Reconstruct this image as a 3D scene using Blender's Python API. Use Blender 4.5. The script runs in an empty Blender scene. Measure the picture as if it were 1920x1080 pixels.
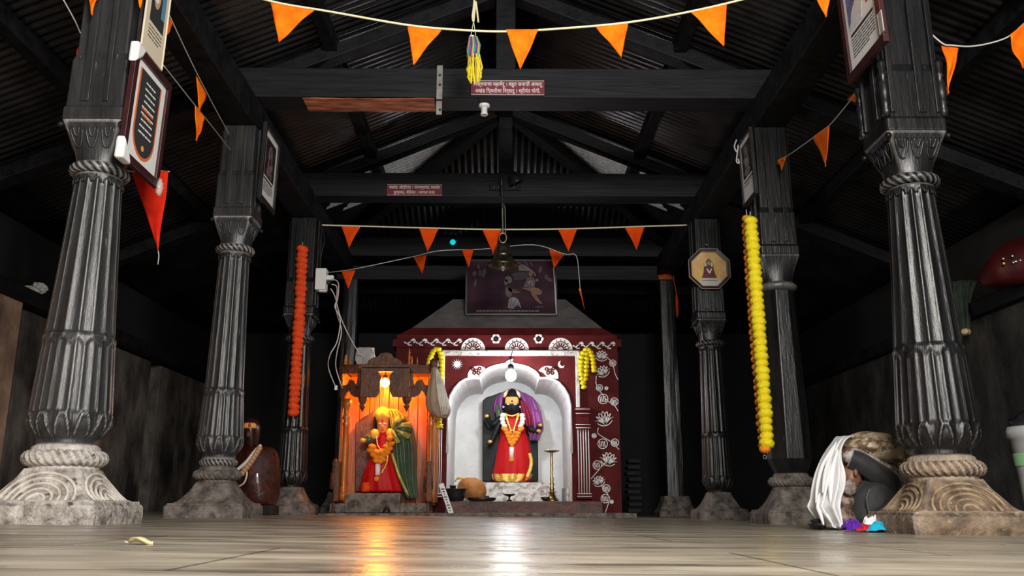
import bpy, math, random
from mathutils import Vector, Matrix, noise
R = math.radians
PI = math.pi
TAU = 2 * PI
random.seed(7)
SC = bpy.context.scene
COL = SC.collection

# ------------------------------------------------------------------ camera
FPX, PITCH, YAW, CAMH = 1650.0, R(13.95), 0.00788, 0.105
cd = bpy.data.cameras.new('camera')
cd.sensor_width = 36; cd.sensor_fit = 'HORIZONTAL'; cd.lens = 36 * FPX / 1920
cd.clip_start = 0.02; cd.clip_end = 200
cam = bpy.data.objects.new('camera', cd); COL.objects.link(cam)
cam.location = (0, 0, CAMH); cam.rotation_euler = (PI / 2 + PITCH, 0, -YAW)
SC.camera = cam
FW = Vector((math.sin(YAW) * math.cos(PITCH), math.cos(YAW) * math.cos(PITCH), math.sin(PITCH)))
RT = Vector((math.cos(YAW), -math.sin(YAW), 0)); UP = RT.cross(FW)

def P(px, py, Y):
    """the point of the hall at depth Y that the photo shows at a pixel"""
    d = RT * ((px - 960) / FPX) + UP * ((540 - py) / FPX) + FW
    k = Y / d.y
    return Vector((d.x * k, Y, CAMH + d.z * k))

# ------------------------------------------------------------------ view, world, lights
SC.view_settings.view_transform = 'Standard'; SC.view_settings.look = 'None'
SC.view_settings.exposure = 0.0; SC.view_settings.gamma = 1.0
SC.view_settings.use_curve_mapping = False
SC.cycles.use_denoising = True
SC.cycles.max_bounces = 6; SC.cycles.sample_clamp_indirect = 4.0
wd = bpy.data.worlds.new('daylight'); SC.world = wd; wd.use_nodes = True
wd.node_tree.nodes['Background'].inputs[0].default_value = (0.75, 0.85, 1.0, 1)
wd.node_tree.nodes['Background'].inputs[1].default_value = 0.05

def light(name, kind, loc, energy, color, size=0.05, size_y=None, aim=None, spread=None):
    l = bpy.data.lights.new(name, kind); l.energy = energy; l.color = color
    if kind == 'AREA':
        l.size = size
        if size_y: l.shape = 'RECTANGLE'; l.size_y = size_y
        if spread: l.spread = R(spread)
    elif kind in ('POINT', 'SPOT'): l.shadow_soft_size = size
    o = bpy.data.objects.new(name, l); COL.objects.link(o); o.location = loc
    if aim is not None:
        o.rotation_euler = (Vector(aim) - Vector(loc)).to_track_quat('-Z', 'Y').to_euler()
    return o
light('entrance_daylight', 'AREA', (1.1, -2.4, 1.9), 260, (1.0, 0.97, 0.93), 4.0, 2.6, aim=(-0.2, 6.0, 1.3))
light('added_key_light', 'AREA', (0.9, -0.3, 2.9), 300, (1.0, 0.96, 0.90), 1.3, 0.7, aim=(-0.3, 4.2, 0.7))  # unseen key light added above the camera for stronger falloff into the hall
light('ridge_tube_light', 'POINT', (0.0, 5.0, 4.2), 9, (0.62, 0.78, 1.0), 0.10)

# ------------------------------------------------------------------ helpers
def tag(o, label=None, cat=None, group=None, kind=None):
    if label: o['label'] = label
    if cat: o['category'] = cat
    if group: o['group'] = group
    if kind: o['kind'] = kind
    return o

def thing(name, label, cat, loc, group=None):
    o = bpy.data.objects.new(name, None); COL.objects.link(o); o.location = loc
    o.empty_display_size = 0.1
    return tag(o, label, cat, group)

def org(o):
    v = Vector((0, 0, 0))
    while o is not None: v += o.location; o = o.parent
    return v

class M:
    def __init__(s): s.v = []; s.f = []
    def add(s, vs, fs):
        b = len(s.v); s.v.extend(Vector(p) for p in vs); s.f.extend(tuple(b + i for i in q) for q in fs); return s
    def box(s, c, size, rot=None):
        c = Vector(c); hx, hy, hz = (k / 2 for k in size)
        pts = [Vector((x, y, z)) for z in (-hz, hz) for x, y in ((-hx, -hy), (hx, -hy), (hx, hy), (-hx, hy))]
        if rot is not None: pts = [rot @ p for p in pts]
        return s.add([c + p for p in pts], [(3, 2, 1, 0), (4, 5, 6, 7), (0, 1, 5, 4), (1, 2, 6, 5), (2, 3, 7, 6), (3, 0, 4, 7)])
    def bar(s, a, b, w, h, up=(0, 0, 1)):
        a, b = Vector(a), Vector(b); d = (b - a).normalized()
        x = d.cross(Vector(up)).normalized(); z = x.cross(d)
        rot = Matrix((x, d, z)).transposed()
        return s.box((a + b) / 2, (w, (b - a).length, h), rot)
    def tube(s, pts, r, n=8, cap=True, flat=1.0, close=False):
        pts = [Vector(p) for p in pts]; k = len(pts)
        rs = list(r) if isinstance(r, (list, tuple)) else [r] * k
        vs, fs = [], []; prev = None
        for i, p in enumerate(pts):
            if close: t = pts[(i + 1) % k] - pts[i - 1]
            else: t = pts[min(i + 1, k - 1)] - pts[max(i - 1, 0)]
            t = t.normalized() if t.length > 1e-9 else Vector((0, 0, 1))
            if prev is None:
                ref = Vector((0, 1, 0)) if abs(t.y) < 0.9 else Vector((1, 0, 0))
            else: ref = prev
            x = (ref - t * ref.dot(t)).normalized(); prev = x; y = t.cross(x)
            for j in range(n):
                a = TAU * j / n
                vs.append(p + x * (math.cos(a) * rs[i] * flat) + y * (math.sin(a) * rs[i]))
        for i in range(k if close else k - 1):
            for j in range(n):
                a, b = i * n + j, i * n + (j + 1) % n
                c, d = ((i + 1) % k) * n + (j + 1) % n, ((i + 1) % k) * n + j
                fs.append((a, b, c, d))
        if cap and not close: fs.append(tuple(range(n - 1, -1, -1))); fs.append(tuple((k - 1) * n + j for j in range(n)))
        return s.add(vs, fs)
    def lathe(s, prof, n=48, fn=None, c=(0, 0, 0), cap=True):
        """prof: (radius, z, squareness 0..1); fn(theta, z, r) -> r"""
        c = Vector(c); vs, fs = [], []
        for q in prof:
            r, z, sq = q[0], q[1], (q[2] if len(q) > 2 else 0)
            for j in range(n):
                a = TAU * (j + 0.5) / n
                rr = r
                if sq: rr = r * (1 - sq) + sq * r / max(abs(math.cos(a)), abs(math.sin(a)))
                if fn: rr = fn(a, z, rr)
                vs.append(c + Vector((rr * math.cos(a), rr * math.sin(a), z)))
        k = len(prof)
        for i in range(k - 1):
            for j in range(n):
                fs.append((i * n + j, i * n + (j + 1) % n, (i + 1) * n + (j + 1) % n, (i + 1) * n + j))
        if cap: fs.append(tuple(range(n - 1, -1, -1))); fs.append(tuple((k - 1) * n + j for j in range(n)))
        return s.add(vs, fs)
    def grid(s, rows):
        nu = len(rows[0]); vs = [p for r in rows for p in r]; fs = []
        for i in range(len(rows) - 1):
            for j in range(nu - 1):
                fs.append((i * nu + j, i * nu + j + 1, (i + 1) * nu + j + 1, (i + 1) * nu + j))
        return s.add(vs, fs)
    def ball(s, c, r, n=12, m=8, fn=None):
        c = Vector(c); rx, ry, rz = r if isinstance(r, (tuple, list)) else (r, r, r)
        vs = [c + Vector((0, 0, -rz))]; fs = []
        for i in range(1, m):
            t = PI * i / m - PI / 2
            for j in range(n):
                a = TAU * j / n; k = fn(a, t) if fn else 1
                vs.append(c + Vector((rx * math.cos(t) * math.cos(a), ry * math.cos(t) * math.sin(a), rz * math.sin(t))) * 1.0 if k == 1 else c + Vector((rx * k * math.cos(t) * math.cos(a), ry * k * math.cos(t) * math.sin(a), rz * k * math.sin(t))))
        vs.append(c + Vector((0, 0, rz))); top = len(vs) - 1
        for j in range(n): fs.append((0, 1 + (j + 1) % n, 1 + j))
        for i in range(m - 2):
            for j in range(n):
                a, b = 1 + i * n + j, 1 + i * n + (j + 1) % n
                fs.append((a, b, b + n, a + n))
        for j in range(n): fs.append((top, 1 + (m - 2) * n + j, 1 + (m - 2) * n + (j + 1) % n))
        return s.add(vs, fs)
    def plate(s, poly, O, U, V, off=0.0, th=0.003):
        """a flat shape with a thickness on the plane O,U,V; off along the normal"""
        O, U, V = Vector(O), Vector(U), Vector(V); N = U.cross(V).normalized()
        k = len(poly)
        lo = [O + U * a + V * b + N * off for a, b in poly]; hi = [p + N * th for p in lo]
        fs = [tuple(range(k - 1, -1, -1)), tuple(range(k, 2 * k))]
        fs += [(i, (i + 1) % k, k + (i + 1) % k, k + i) for i in range(k)]
        return s.add(lo + hi, fs)
    def loft(s, rows, Y, n=28, fold=None, cap=True):
        """rows: (py, xl, xr, depth radius[, dy]) outline read from the photo, elliptical in depth"""
        vs, fs = [], []; k = len(rows)
        for i, q in enumerate(rows):
            dy = q[4] if len(q) > 4 else 0
            A, B = P(q[1], q[0], Y + dy), P(q[2], q[0], Y + dy); c = (A + B) / 2; rx = (B - A).length / 2
            for j in range(n):
                a = TAU * j / n; g = 1 + (fold(a, i / (k - 1)) if fold else 0)
                vs.append(Vector((c.x + rx * g * math.cos(a), c.y + q[3] * g * math.sin(a), c.z)))
        for i in range(k - 1):
            for j in range(n):
                fs.append((i * n + j, (i + 1) * n + j, (i + 1) * n + (j + 1) % n, i * n + (j + 1) % n))
        if cap: fs.append(tuple(range(n))); fs.append(tuple((k - 1) * n + j for j in range(n - 1, -1, -1)))
        return s.add(vs, fs)
    def sheet(s, rows, Y, nu=20, wave=0.0, k=4.0, bulge=0.0, ph=0.0):
        """rows: (py, xl, xr, dy): cloth hanging in folds"""
        g = []
        for i, q in enumerate(rows):
            r = []
            for j in range(nu + 1):
                u = j / nu
                p = P(q[1] + (q[2] - q[1]) * u, q[0], Y + q[3])
                t = i / max(1, len(rows) - 1)
                p.y += wave * (0.3 + 0.7 * t) * math.sin(k * TAU * u + ph + 0.6 * t) - bulge * math.sin(PI * u)
                r.append(p)
            g.append(r)
        return s.grid(g)
    def build(s, name, m, parent=None, smooth=False, solid=0.0, sub=0, bev=0.0):
        me = bpy.data.meshes.new(name); o = bpy.data.objects.new(name, me); COL.objects.link(o)
        off = org(parent) if parent else Vector((0, 0, 0))
        me.from_pydata([tuple(p - off) for p in s.v], [], s.f); me.update()
        me.materials.append(m)
        if parent: o.parent = parent
        if smooth: me.polygons.foreach_set('use_smooth', [True] * len(me.polygons))
        if sub:
            d = o.modifiers.new('sub', 'SUBSURF'); d.levels = sub; d.render_levels = sub
        if solid:
            d = o.modifiers.new('sol', 'SOLIDIFY'); d.thickness = solid; d.offset = 0
        if bev:
            d = o.modifiers.new('bev', 'BEVEL'); d.width = bev; d.segments = 2; d.limit_method = 'ANGLE'
        return o

def smooth_rows(rows, k=3):
    """fill in rows between the read ones on a smooth curve"""
    w = max(len(q) for q in rows); rows = [tuple(q) + (0,) * (w - len(q)) for q in rows]
    q = [rows[0]] + rows + [rows[-1]]; out = []
    for i in range(1, len(q) - 2):
        for j in range(k):
            t = j / k
            out.append(tuple(0.5 * (2 * b + (c - a) * t + (2 * a - 5 * b + 4 * c - d) * t * t + (-a + 3 * b - 3 * c + d) * t ** 3) for a, b, c, d in zip(q[i - 1], q[i], q[i + 1], q[i + 2])))
    out.append(rows[-1]); return out

def spline(pts, k=8):
    pts = [Vector(p) for p in pts]; out = []
    q = [pts[0]] + pts + [pts[-1]]
    for i in range(1, len(q) - 2):
        for j in range(k):
            t = j / k
            a, b, c, d = q[i - 1], q[i], q[i + 1], q[i + 2]
            out.append(0.5 * ((2 * b) + (c - a) * t + (2 * a - 5 * b + 4 * c - d) * t * t + (-a + 3 * b - 3 * c + d) * t ** 3))
    out.append(pts[-1]); return out

def mat(name, c1, c2=None, rough=0.5, metal=0.0, scale=(6, 6, 6), ramp=(0.35, 0.65), bump=0.0, bscale=None, spec=0.5,
        emit=None, es=0.0, c3=None, ramp3=(0.6, 0.7), scale3=(2, 2, 2), coat=0.0, sheen=0.0, alpha=1.0, trans=0.0, detail=5.0, rvar=0.0, wear=None):
    m = bpy.data.materials.new(name); m.use_nodes = True
    nt = m.node_tree; b = nt.nodes['Principled BSDF']
    def setv(k, v):
        if k in b.inputs: b.inputs[k].default_value = v
    setv('Roughness', rough); setv('Metallic', metal); setv('Specular IOR Level', spec)
    setv('Coat Weight', coat); setv('Sheen Weight', sheen); setv('Alpha', alpha); setv('Transmission Weight', trans)
    setv('Base Color', (*c1, 1))
    if emit: setv('Emission Color', (*emit, 1)); setv('Emission Strength', es)
    tc = nt.nodes.new('ShaderNodeTexCoord')
    def nz(sc, det=detail):
        mp = nt.nodes.new('ShaderNodeMapping'); mp.inputs['Scale'].default_value = sc
        n = nt.nodes.new('ShaderNodeTexNoise'); n.inputs['Scale'].default_value = 1.0; n.inputs['Detail'].default_value = det
        n.inputs['Roughness'].default_value = 0.6
        nt.links.new(tc.outputs['Object'], mp.inputs['Vector']); nt.links.new(mp.outputs[0], n.inputs['Vector']); return n
    def rmp(n, lo, hi, ca, cb):
        r = nt.nodes.new('ShaderNodeValToRGB'); r.color_ramp.elements[0].position = lo; r.color_ramp.elements[1].position = hi
        r.color_ramp.elements[0].color = ca; r.color_ramp.elements[1].color = cb
        nt.links.new(n.outputs['Fac'], r.inputs['Fac']); return r
    if c2:
        n = nz(scale); r = rmp(n, ramp[0], ramp[1], (*c1, 1), (*c2, 1)); last = r.outputs[0]
        if c3:
            n3 = nz(scale3); r3 = rmp(n3, ramp3[0], ramp3[1], (0, 0, 0, 1), (1, 1, 1, 1))
            mx = nt.nodes.new('ShaderNodeMix'); mx.data_type = 'RGBA'
            nt.links.new(r3.outputs[0], mx.inputs[0]); nt.links.new(last, mx.inputs[6]); mx.inputs[7].default_value = (*c3, 1)
            last = mx.outputs[2]
        if wear:
            ge = nt.nodes.new('ShaderNodeNewGeometry'); rw = nt.nodes.new('ShaderNodeValToRGB')
            rw.color_ramp.elements[0].position = wear[1]; rw.color_ramp.elements[1].position = wear[2]
            nt.links.new(ge.outputs['Pointiness'], rw.inputs['Fac'])
            nw = nz((45, 45, 14)); mw = nt.nodes.new('ShaderNodeMath'); mw.operation = 'MULTIPLY'
            nt.links.new(rw.outputs[0], mw.inputs[0]); nt.links.new(nw.outputs['Fac'], mw.inputs[1])
            mx = nt.nodes.new('ShaderNodeMix'); mx.data_type = 'RGBA'
            nt.links.new(mw.outputs[0], mx.inputs[0]); nt.links.new(last, mx.inputs[6]); mx.inputs[7].default_value = (*wear[0], 1)
            last = mx.outputs[2]
        nt.links.new(last, b.inputs['Base Color'])
    if rvar:
        n = nz(scale3 if c3 else scale); r = rmp(n, 0.3, 0.7, (max(0.02, rough - rvar),) * 3 + (1,), (min(1, rough + rvar),) * 3 + (1,))
        nt.links.new(r.outputs[0], b.inputs['Roughness'])
    if bump:
        n = nz(bscale or scale, 6); bp = nt.nodes.new('ShaderNodeBump'); bp.inputs['Strength'].default_value = bump
        bp.inputs['Distance'].default_value = 0.02
        nt.links.new(n.outputs['Fac'], bp.inputs['Height']); nt.links.new(bp.outputs[0], b.inputs['Normal'])
    return m

def fz(x): return -0.0112 * x          # the old floor falls a little to one side

# ------------------------------------------------------------------ materials
WOOD = mat('oiled black timber', (0.004, 0.004, 0.005), (0.011, 0.011, 0.012), rough=0.6, spec=0.22, scale=(9, 9, 9), bump=0.25, bscale=(30, 3, 30), rvar=0.12)
WOODX = mat('black beam timber', (0.006, 0.006, 0.008), (0.017, 0.017, 0.021), rough=0.62, spec=0.25, scale=(2, 14, 30), bump=0.3, bscale=(3, 30, 40))
WOODRED = mat('bared red timber', (0.22, 0.06, 0.03), (0.75, 0.24, 0.11), rough=0.6, scale=(4, 20, 40), bump=0.9, bscale=(6, 30, 60))
ROOFM = mat('dark corrugated sheet', (0.03, 0.03, 0.034), (0.085, 0.085, 0.092), rough=0.26, metal=0.85, scale=(2, 2, 2), c3=(0.022, 0.016, 0.012), scale3=(1.2, 1.2, 1.2), bump=0.05, bscale=(20, 20, 20))
ZINCLIT = mat('galvanised sheet with painted bulb light', (0.45, 0.45, 0.45), (0.80, 0.80, 0.79), rough=0.5, metal=0.1, scale=(22, 22, 22), ramp=(0.3, 0.6), bump=0.2, bscale=(40, 40, 40))  # paler colour imitates bulb light on the far roof sheets
SHAFTL = mat('greyed black wood', (0.012, 0.012, 0.013), (0.05, 0.05, 0.051), rough=0.36, scale=(14, 14, 2.2), ramp=(0.3, 0.75), c3=(0.20, 0.20, 0.19), ramp3=(0.68, 0.76), scale3=(38, 38, 4), bump=0.22, bscale=(40, 40, 5), wear=((0.55, 0.54, 0.52), 0.515, 0.56))
SHAFTR = mat('polished black wood', (0.003, 0.003, 0.0035), (0.012, 0.012, 0.013), rough=0.34, scale=(14, 14, 2.2), c3=(0.10, 0.097, 0.09), ramp3=(0.70, 0.77), scale3=(38, 38, 4), bump=0.22, bscale=(40, 40, 5), wear=((0.30, 0.29, 0.28), 0.52, 0.57))
SHAFTLP = mat('greyed black block wood', (0.012, 0.012, 0.013), (0.05, 0.05, 0.051), rough=0.36, scale=(14, 14, 2.2), ramp=(0.3, 0.75), c3=(0.20, 0.20, 0.19), ramp3=(0.68, 0.76), scale3=(38, 38, 4), bump=0.22, bscale=(40, 40, 5))
SHAFTRP = mat('polished black block wood', (0.003, 0.003, 0.0035), (0.012, 0.012, 0.013), rough=0.34, scale=(14, 14, 2.2), c3=(0.10, 0.097, 0.09), ramp3=(0.70, 0.77), scale3=(38, 38, 4), bump=0.22, bscale=(40, 40, 5))
STONEL = mat('whitened carved stone', (0.20, 0.17, 0.15), (0.72, 0.66, 0.60), rough=0.85, spec=0.2, scale=(14, 14, 14), ramp=(0.36, 0.66), c3=(0.09, 0.075, 0.068), ramp3=(0.57, 0.66), scale3=(16, 16, 24), bump=0.9, bscale=(40, 40, 40), wear=((0.85, 0.8, 0.74), 0.51, 0.56))
STONER = mat('browned carved stone', (0.09, 0.062, 0.042), (0.30, 0.21, 0.14), rough=0.75, spec=0.25, scale=(12, 12, 12), ramp=(0.36, 0.66), c3=(0.44, 0.36, 0.29), ramp3=(0.60, 0.70), scale3=(16, 16, 22), bump=0.9, bscale=(40, 40, 40), wear=((0.62, 0.52, 0.42), 0.51, 0.56))
STONED = mat('dark worn stone', (0.07, 0.06, 0.053), (0.27, 0.23, 0.20), rough=0.75, spec=0.25, scale=(12, 12, 12), c3=(0.36, 0.31, 0.27), ramp3=(0.62, 0.74), scale3=(9, 9, 12), bump=0.8, bscale=(40, 40, 40))
CARVE = mat('worn carving edge', (0.50, 0.45, 0.39), (0.76, 0.70, 0.63), rough=0.85, spec=0.2, scale=(14, 14, 14), bump=0.8)
CARVER = mat('brown carving edge', (0.16, 0.11, 0.068), (0.42, 0.31, 0.20), rough=0.85, spec=0.2, scale=(14, 14, 14), bump=0.8)
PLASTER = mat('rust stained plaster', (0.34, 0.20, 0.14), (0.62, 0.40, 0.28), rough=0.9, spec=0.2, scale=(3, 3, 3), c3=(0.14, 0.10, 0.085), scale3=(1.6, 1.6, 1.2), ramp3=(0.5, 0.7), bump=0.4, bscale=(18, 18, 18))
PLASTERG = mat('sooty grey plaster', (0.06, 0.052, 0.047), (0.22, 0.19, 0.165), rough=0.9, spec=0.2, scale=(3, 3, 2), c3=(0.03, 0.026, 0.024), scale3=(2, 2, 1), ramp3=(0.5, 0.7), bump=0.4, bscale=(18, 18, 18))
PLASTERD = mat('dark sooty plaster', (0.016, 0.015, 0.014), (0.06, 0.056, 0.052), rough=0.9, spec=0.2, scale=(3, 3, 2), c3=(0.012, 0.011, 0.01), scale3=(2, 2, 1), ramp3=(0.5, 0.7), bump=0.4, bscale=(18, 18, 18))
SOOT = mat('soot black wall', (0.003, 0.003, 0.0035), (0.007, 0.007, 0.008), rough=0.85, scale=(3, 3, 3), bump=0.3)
ORANGE = mat('saffron cloth', (0.92, 0.12, 0.002), (1.0, 0.22, 0.004), rough=0.85, spec=0.15, scale=(12, 12, 12), bump=0.15, bscale=(25, 25, 25))
ORANGER = mat('deep saffron cloth', (0.80, 0.055, 0.003), (0.92, 0.10, 0.004), rough=0.85, spec=0.15, scale=(9, 9, 9))
REDCLOTH = mat('deep red cloth', (0.55, 0.012, 0.004), (0.72, 0.03, 0.006), rough=0.85, spec=0.15, scale=(6, 6, 6))
STRING = mat('pale jute string', (0.72, 0.66, 0.36), (0.85, 0.80, 0.55), rough=0.8, scale=(60, 60, 60))
STRINGG = mat('grey string', (0.55, 0.55, 0.53), rough=0.7)
MAROONP = mat('maroon lime paint', (0.07, 0.005, 0.006), (0.115, 0.011, 0.011), rough=0.75, spec=0.2, scale=(4, 4, 4), c3=(0.20, 0.04, 0.035), ramp3=(0.68, 0.82), scale3=(14, 14, 14), bump=0.25, bscale=(25, 25, 25))
WHITEP = mat('white lime wash', (0.80, 0.80, 0.79), (0.90, 0.90, 0.89), rough=0.8, scale=(6, 6, 6), bump=0.35, bscale=(14, 14, 14))
WHITEL = mat('white painted line', (0.86, 0.84, 0.82), rough=0.7)
BROKEN = mat('broken lime plaster', (0.30, 0.25, 0.21), (0.78, 0.74, 0.70), rough=0.85, scale=(16, 16, 16), ramp=(0.34, 0.5), bump=1.0, bscale=(26, 26, 26))
GREYROOF = mat('grey cement roof', (0.14, 0.13, 0.13), (0.24, 0.22, 0.22), rough=0.85, scale=(5, 5, 5), bump=0.3, bscale=(20, 20, 20))
SILL = mat('dark red stone sill', (0.05, 0.02, 0.017), (0.16, 0.055, 0.04), rough=0.5, scale=(5, 12, 12), bump=0.6, bscale=(14, 14, 14))
BLACKST = mat('black idol stone', (0.004, 0.0045, 0.007), (0.011, 0.012, 0.016), rough=0.5, spec=0.25, scale=(12, 12, 12), bump=0.2)
REDSILK = mat('red silk', (0.50, 0.003, 0.006), (0.62, 0.008, 0.010), rough=0.55, spec=0.25, scale=(8, 8, 3))
PURPLE = mat('purple silk', (0.16, 0.02, 0.16), (0.36, 0.07, 0.34), rough=0.4, scale=(10, 10, 4), sheen=0.2)
GOLD = mat('gold brocade', (0.75, 0.38, 0.05), (1.0, 0.70, 0.20), rough=0.35, metal=0.6, scale=(40, 40, 40), bump=0.4)
BRASS = mat('old brass', (0.42, 0.31, 0.11), (0.62, 0.48, 0.20), rough=0.32, metal=1.0, scale=(14, 14, 14))
BRONZE = mat('dark bell bronze', (0.20, 0.17, 0.12), (0.42, 0.37, 0.27), rough=0.36, metal=1.0, scale=(10, 10, 10))
IRON = mat('dark iron', (0.03, 0.03, 0.032), (0.10, 0.10, 0.10), rough=0.45, metal=0.8, scale=(20, 20, 20))
STRAP = mat('galvanised strap', (0.22, 0.22, 0.20), (0.36, 0.35, 0.30), rough=0.5, metal=0.5, scale=(20, 20, 20))
VARNISH = mat('varnished teak', (0.34, 0.075, 0.006), (0.58, 0.17, 0.012), rough=0.35, scale=(16, 16, 2), bump=0.3, bscale=(30, 30, 4), coat=0.3)
VARNISHD = mat('dark carved teak', (0.075, 0.024, 0.010), (0.16, 0.055, 0.02), rough=0.45, scale=(14, 14, 5), bump=0.7, bscale=(26, 26, 26))
GREEN = mat('dark green silk', (0.012, 0.05, 0.02), (0.05, 0.12, 0.05), rough=0.4, scale=(8, 8, 3), sheen=0.2)
GREENGOLD = mat('green gold brocade', (0.22, 0.24, 0.04), (0.70, 0.55, 0.12), rough=0.4, scale=(10, 10, 10), metal=0.25)
YELLOWC = mat('yellow headcloth', (0.85, 0.45, 0.04), (1.0, 0.65, 0.10), rough=0.5, scale=(12, 12, 12))
IDOLFACE = mat('orange idol face', (0.75, 0.25, 0.05), (0.85, 0.36, 0.10), rough=0.5, scale=(8, 8, 8))
FORE = mat('sandal paste', (0.90, 0.42, 0.10), rough=0.6)
WHITE = mat('white enamel', (0.85, 0.85, 0.84), rough=0.4)
BLACK = mat('black plastic', (0.012, 0.012, 0.013), rough=0.4)
MARI_Y = mat('yellow marigold', (0.95, 0.72, 0.0), (1.0, 0.86, 0.02), rough=0.7, scale=(30, 30, 30), bump=0.5, bscale=(60, 60, 60))
MARI_O = mat('orange marigold', (0.90, 0.22, 0.0), (1.0, 0.36, 0.02), rough=0.7, scale=(30, 30, 30), bump=0.5, bscale=(60, 60, 60))
MARI_R = mat('red orange marigold', (0.85, 0.05, 0.005), (0.98, 0.12, 0.01), rough=0.7, scale=(30, 30, 30), bump=0.5, bscale=(60, 60, 60))
MARI_W = mat('white tuberose', (0.86, 0.84, 0.76), (0.95, 0.93, 0.88), rough=0.7, scale=(30, 30, 30))
PEARL = mat('pearl bead', (0.85, 0.80, 0.70), rough=0.25)
SIGNM = mat('maroon sign board', (0.16, 0.012, 0.025), (0.20, 0.016, 0.03), rough=0.45, scale=(10, 10, 10))
SIGNT = mat('cream lettering', (0.80, 0.72, 0.68), rough=0.6)
FRAMEM = mat('maroon picture frame', (0.028, 0.007, 0.008), (0.055, 0.012, 0.014), rough=0.4, scale=(8, 8, 8))
FRAMEB = mat('black picture frame', (0.014, 0.012, 0.012), (0.03, 0.026, 0.025), rough=0.3, scale=(8, 8, 8))
PAPER = mat('white mount paper', (0.80, 0.80, 0.77), rough=0.6)
CREAM = mat('cream card', (0.72, 0.62, 0.46), rough=0.7)
INK = mat('black ink', (0.03, 0.03, 0.03), rough=0.6)
PHOTOD = mat('dark print', (0.015, 0.012, 0.012), (0.035, 0.028, 0.026), rough=0.4, scale=(12, 12, 12))
SKINM = mat('brown skin', (0.17, 0.075, 0.045), (0.24, 0.11, 0.065), rough=0.5, scale=(10, 10, 10))
FOIL = mat('clear crumpled plastic', (0.75, 0.70, 0.64), rough=0.15, alpha=0.45, spec=0.8)
CORDW = mat('white cable', (0.68, 0.62, 0.60), rough=0.5)

def floor_mat():
    m = mat('worn stone floor', (0.20, 0.17, 0.13), (0.46, 0.40, 0.31), rough=0.33, scale=(1.6, 5, 5), ramp=(0.3, 0.7), c3=(0.05, 0.045, 0.04), scale3=(1.3, 4.5, 1), ramp3=(0.58, 0.72))
    nt = m.node_tree; b = nt.nodes['Principled BSDF']
    tc = nt.nodes.new('ShaderNodeTexCoord')
    br = nt.nodes.new('ShaderNodeTexBrick'); br.inputs['Scale'].default_value = 1.0
    br.inputs['Brick Width'].default_value = 1.1; br.inputs['Row Height'].default_value = 0.75
    br.inputs['Mortar Size'].default_value = 0.008; br.inputs['Mortar Smooth'].default_value = 0.6
    br.inputs['Color1'].default_value = (0.8, 0.8, 0.8, 1); br.inputs['Color2'].default_value = (1, 1, 1, 1); br.inputs['Mortar'].default_value = (0.2, 0.2, 0.2, 1)
    nt.links.new(tc.outputs['Object'], br.inputs['Vector'])
    src = b.inputs['Base Color'].links[0].from_socket
    mx = nt.nodes.new('ShaderNodeMix'); mx.data_type = 'RGBA'; mx.blend_type = 'MULTIPLY'; mx.inputs[0].default_value = 0.8
    nt.links.new(src, mx.inputs[6]); nt.links.new(br.outputs['Color'], mx.inputs[7]); nt.links.new(mx.outputs[2], b.inputs['Base Color'])
    def nz(s, d):
        mp = nt.nodes.new('ShaderNodeMapping'); mp.inputs['Scale'].default_value = s
        n = nt.nodes.new('ShaderNodeTexNoise'); n.inputs['Scale'].default_value = 1; n.inputs['Detail'].default_value = d
        nt.links.new(tc.outputs['Object'], mp.inputs[0]); nt.links.new(mp.outputs[0], n.inputs['Vector']); return n
    n1 = nz((2.2, 7, 1), 6); n2 = nz((60, 60, 60), 3)
    rr = nt.nodes.new('ShaderNodeValToRGB'); rr.color_ramp.elements[0].position = 0.38; rr.color_ramp.elements[1].position = 0.62
    rr.color_ramp.elements[0].color = (0.17,) * 3 + (1,); rr.color_ramp.elements[1].color = (0.5,) * 3 + (1,)
    nt.links.new(n1.outputs['Fac'], rr.inputs[0]); nt.links.new(rr.outputs[0], b.inputs['Roughness'])
    ad = nt.nodes.new('ShaderNodeMath'); ad.operation = 'MULTIPLY_ADD'; ad.inputs[1].default_value = 0.25
    nt.links.new(n2.outputs['Fac'], ad.inputs[0]); nt.links.new(n1.outputs['Fac'], ad.inputs[2])
    a2 = nt.nodes.new('ShaderNodeMath'); a2.operation = 'MULTIPLY_ADD'; a2.inputs[1].default_value = 0.05
    nt.links.new(br.outputs['Color'], a2.inputs[0]); nt.links.new(ad.outputs[0], a2.inputs[2])
    bp = nt.nodes.new('ShaderNodeBump'); bp.inputs['Strength'].default_value = 0.35; bp.inputs['Distance'].default_value = 0.012
    nt.links.new(a2.outputs[0], bp.inputs['Height']); nt.links.new(bp.outputs[0], b.inputs['Normal'])
    return m
FLOORM = floor_mat()

# ------------------------------------------------------------------ setting: floor, walls, roof sheets
ROWS = (4.5, 6.9, 9.3, 11.7)
XC = 2.2
m = M(); g = []
for i in range(41):
    y = -3 + 17.2 * i / 40
    g.append([Vector((x, y, fz(x) + 0.004 * noise.noise(Vector((x * 0.9, y * 0.9, 3))))) for x in [-5 + 10 * j / 40 for j in range(41)]])
m.grid(g); tag(m.build('floor', FLOORM, smooth=True), 'worn beige stone slab floor of the hall', None, kind='structure')

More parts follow.
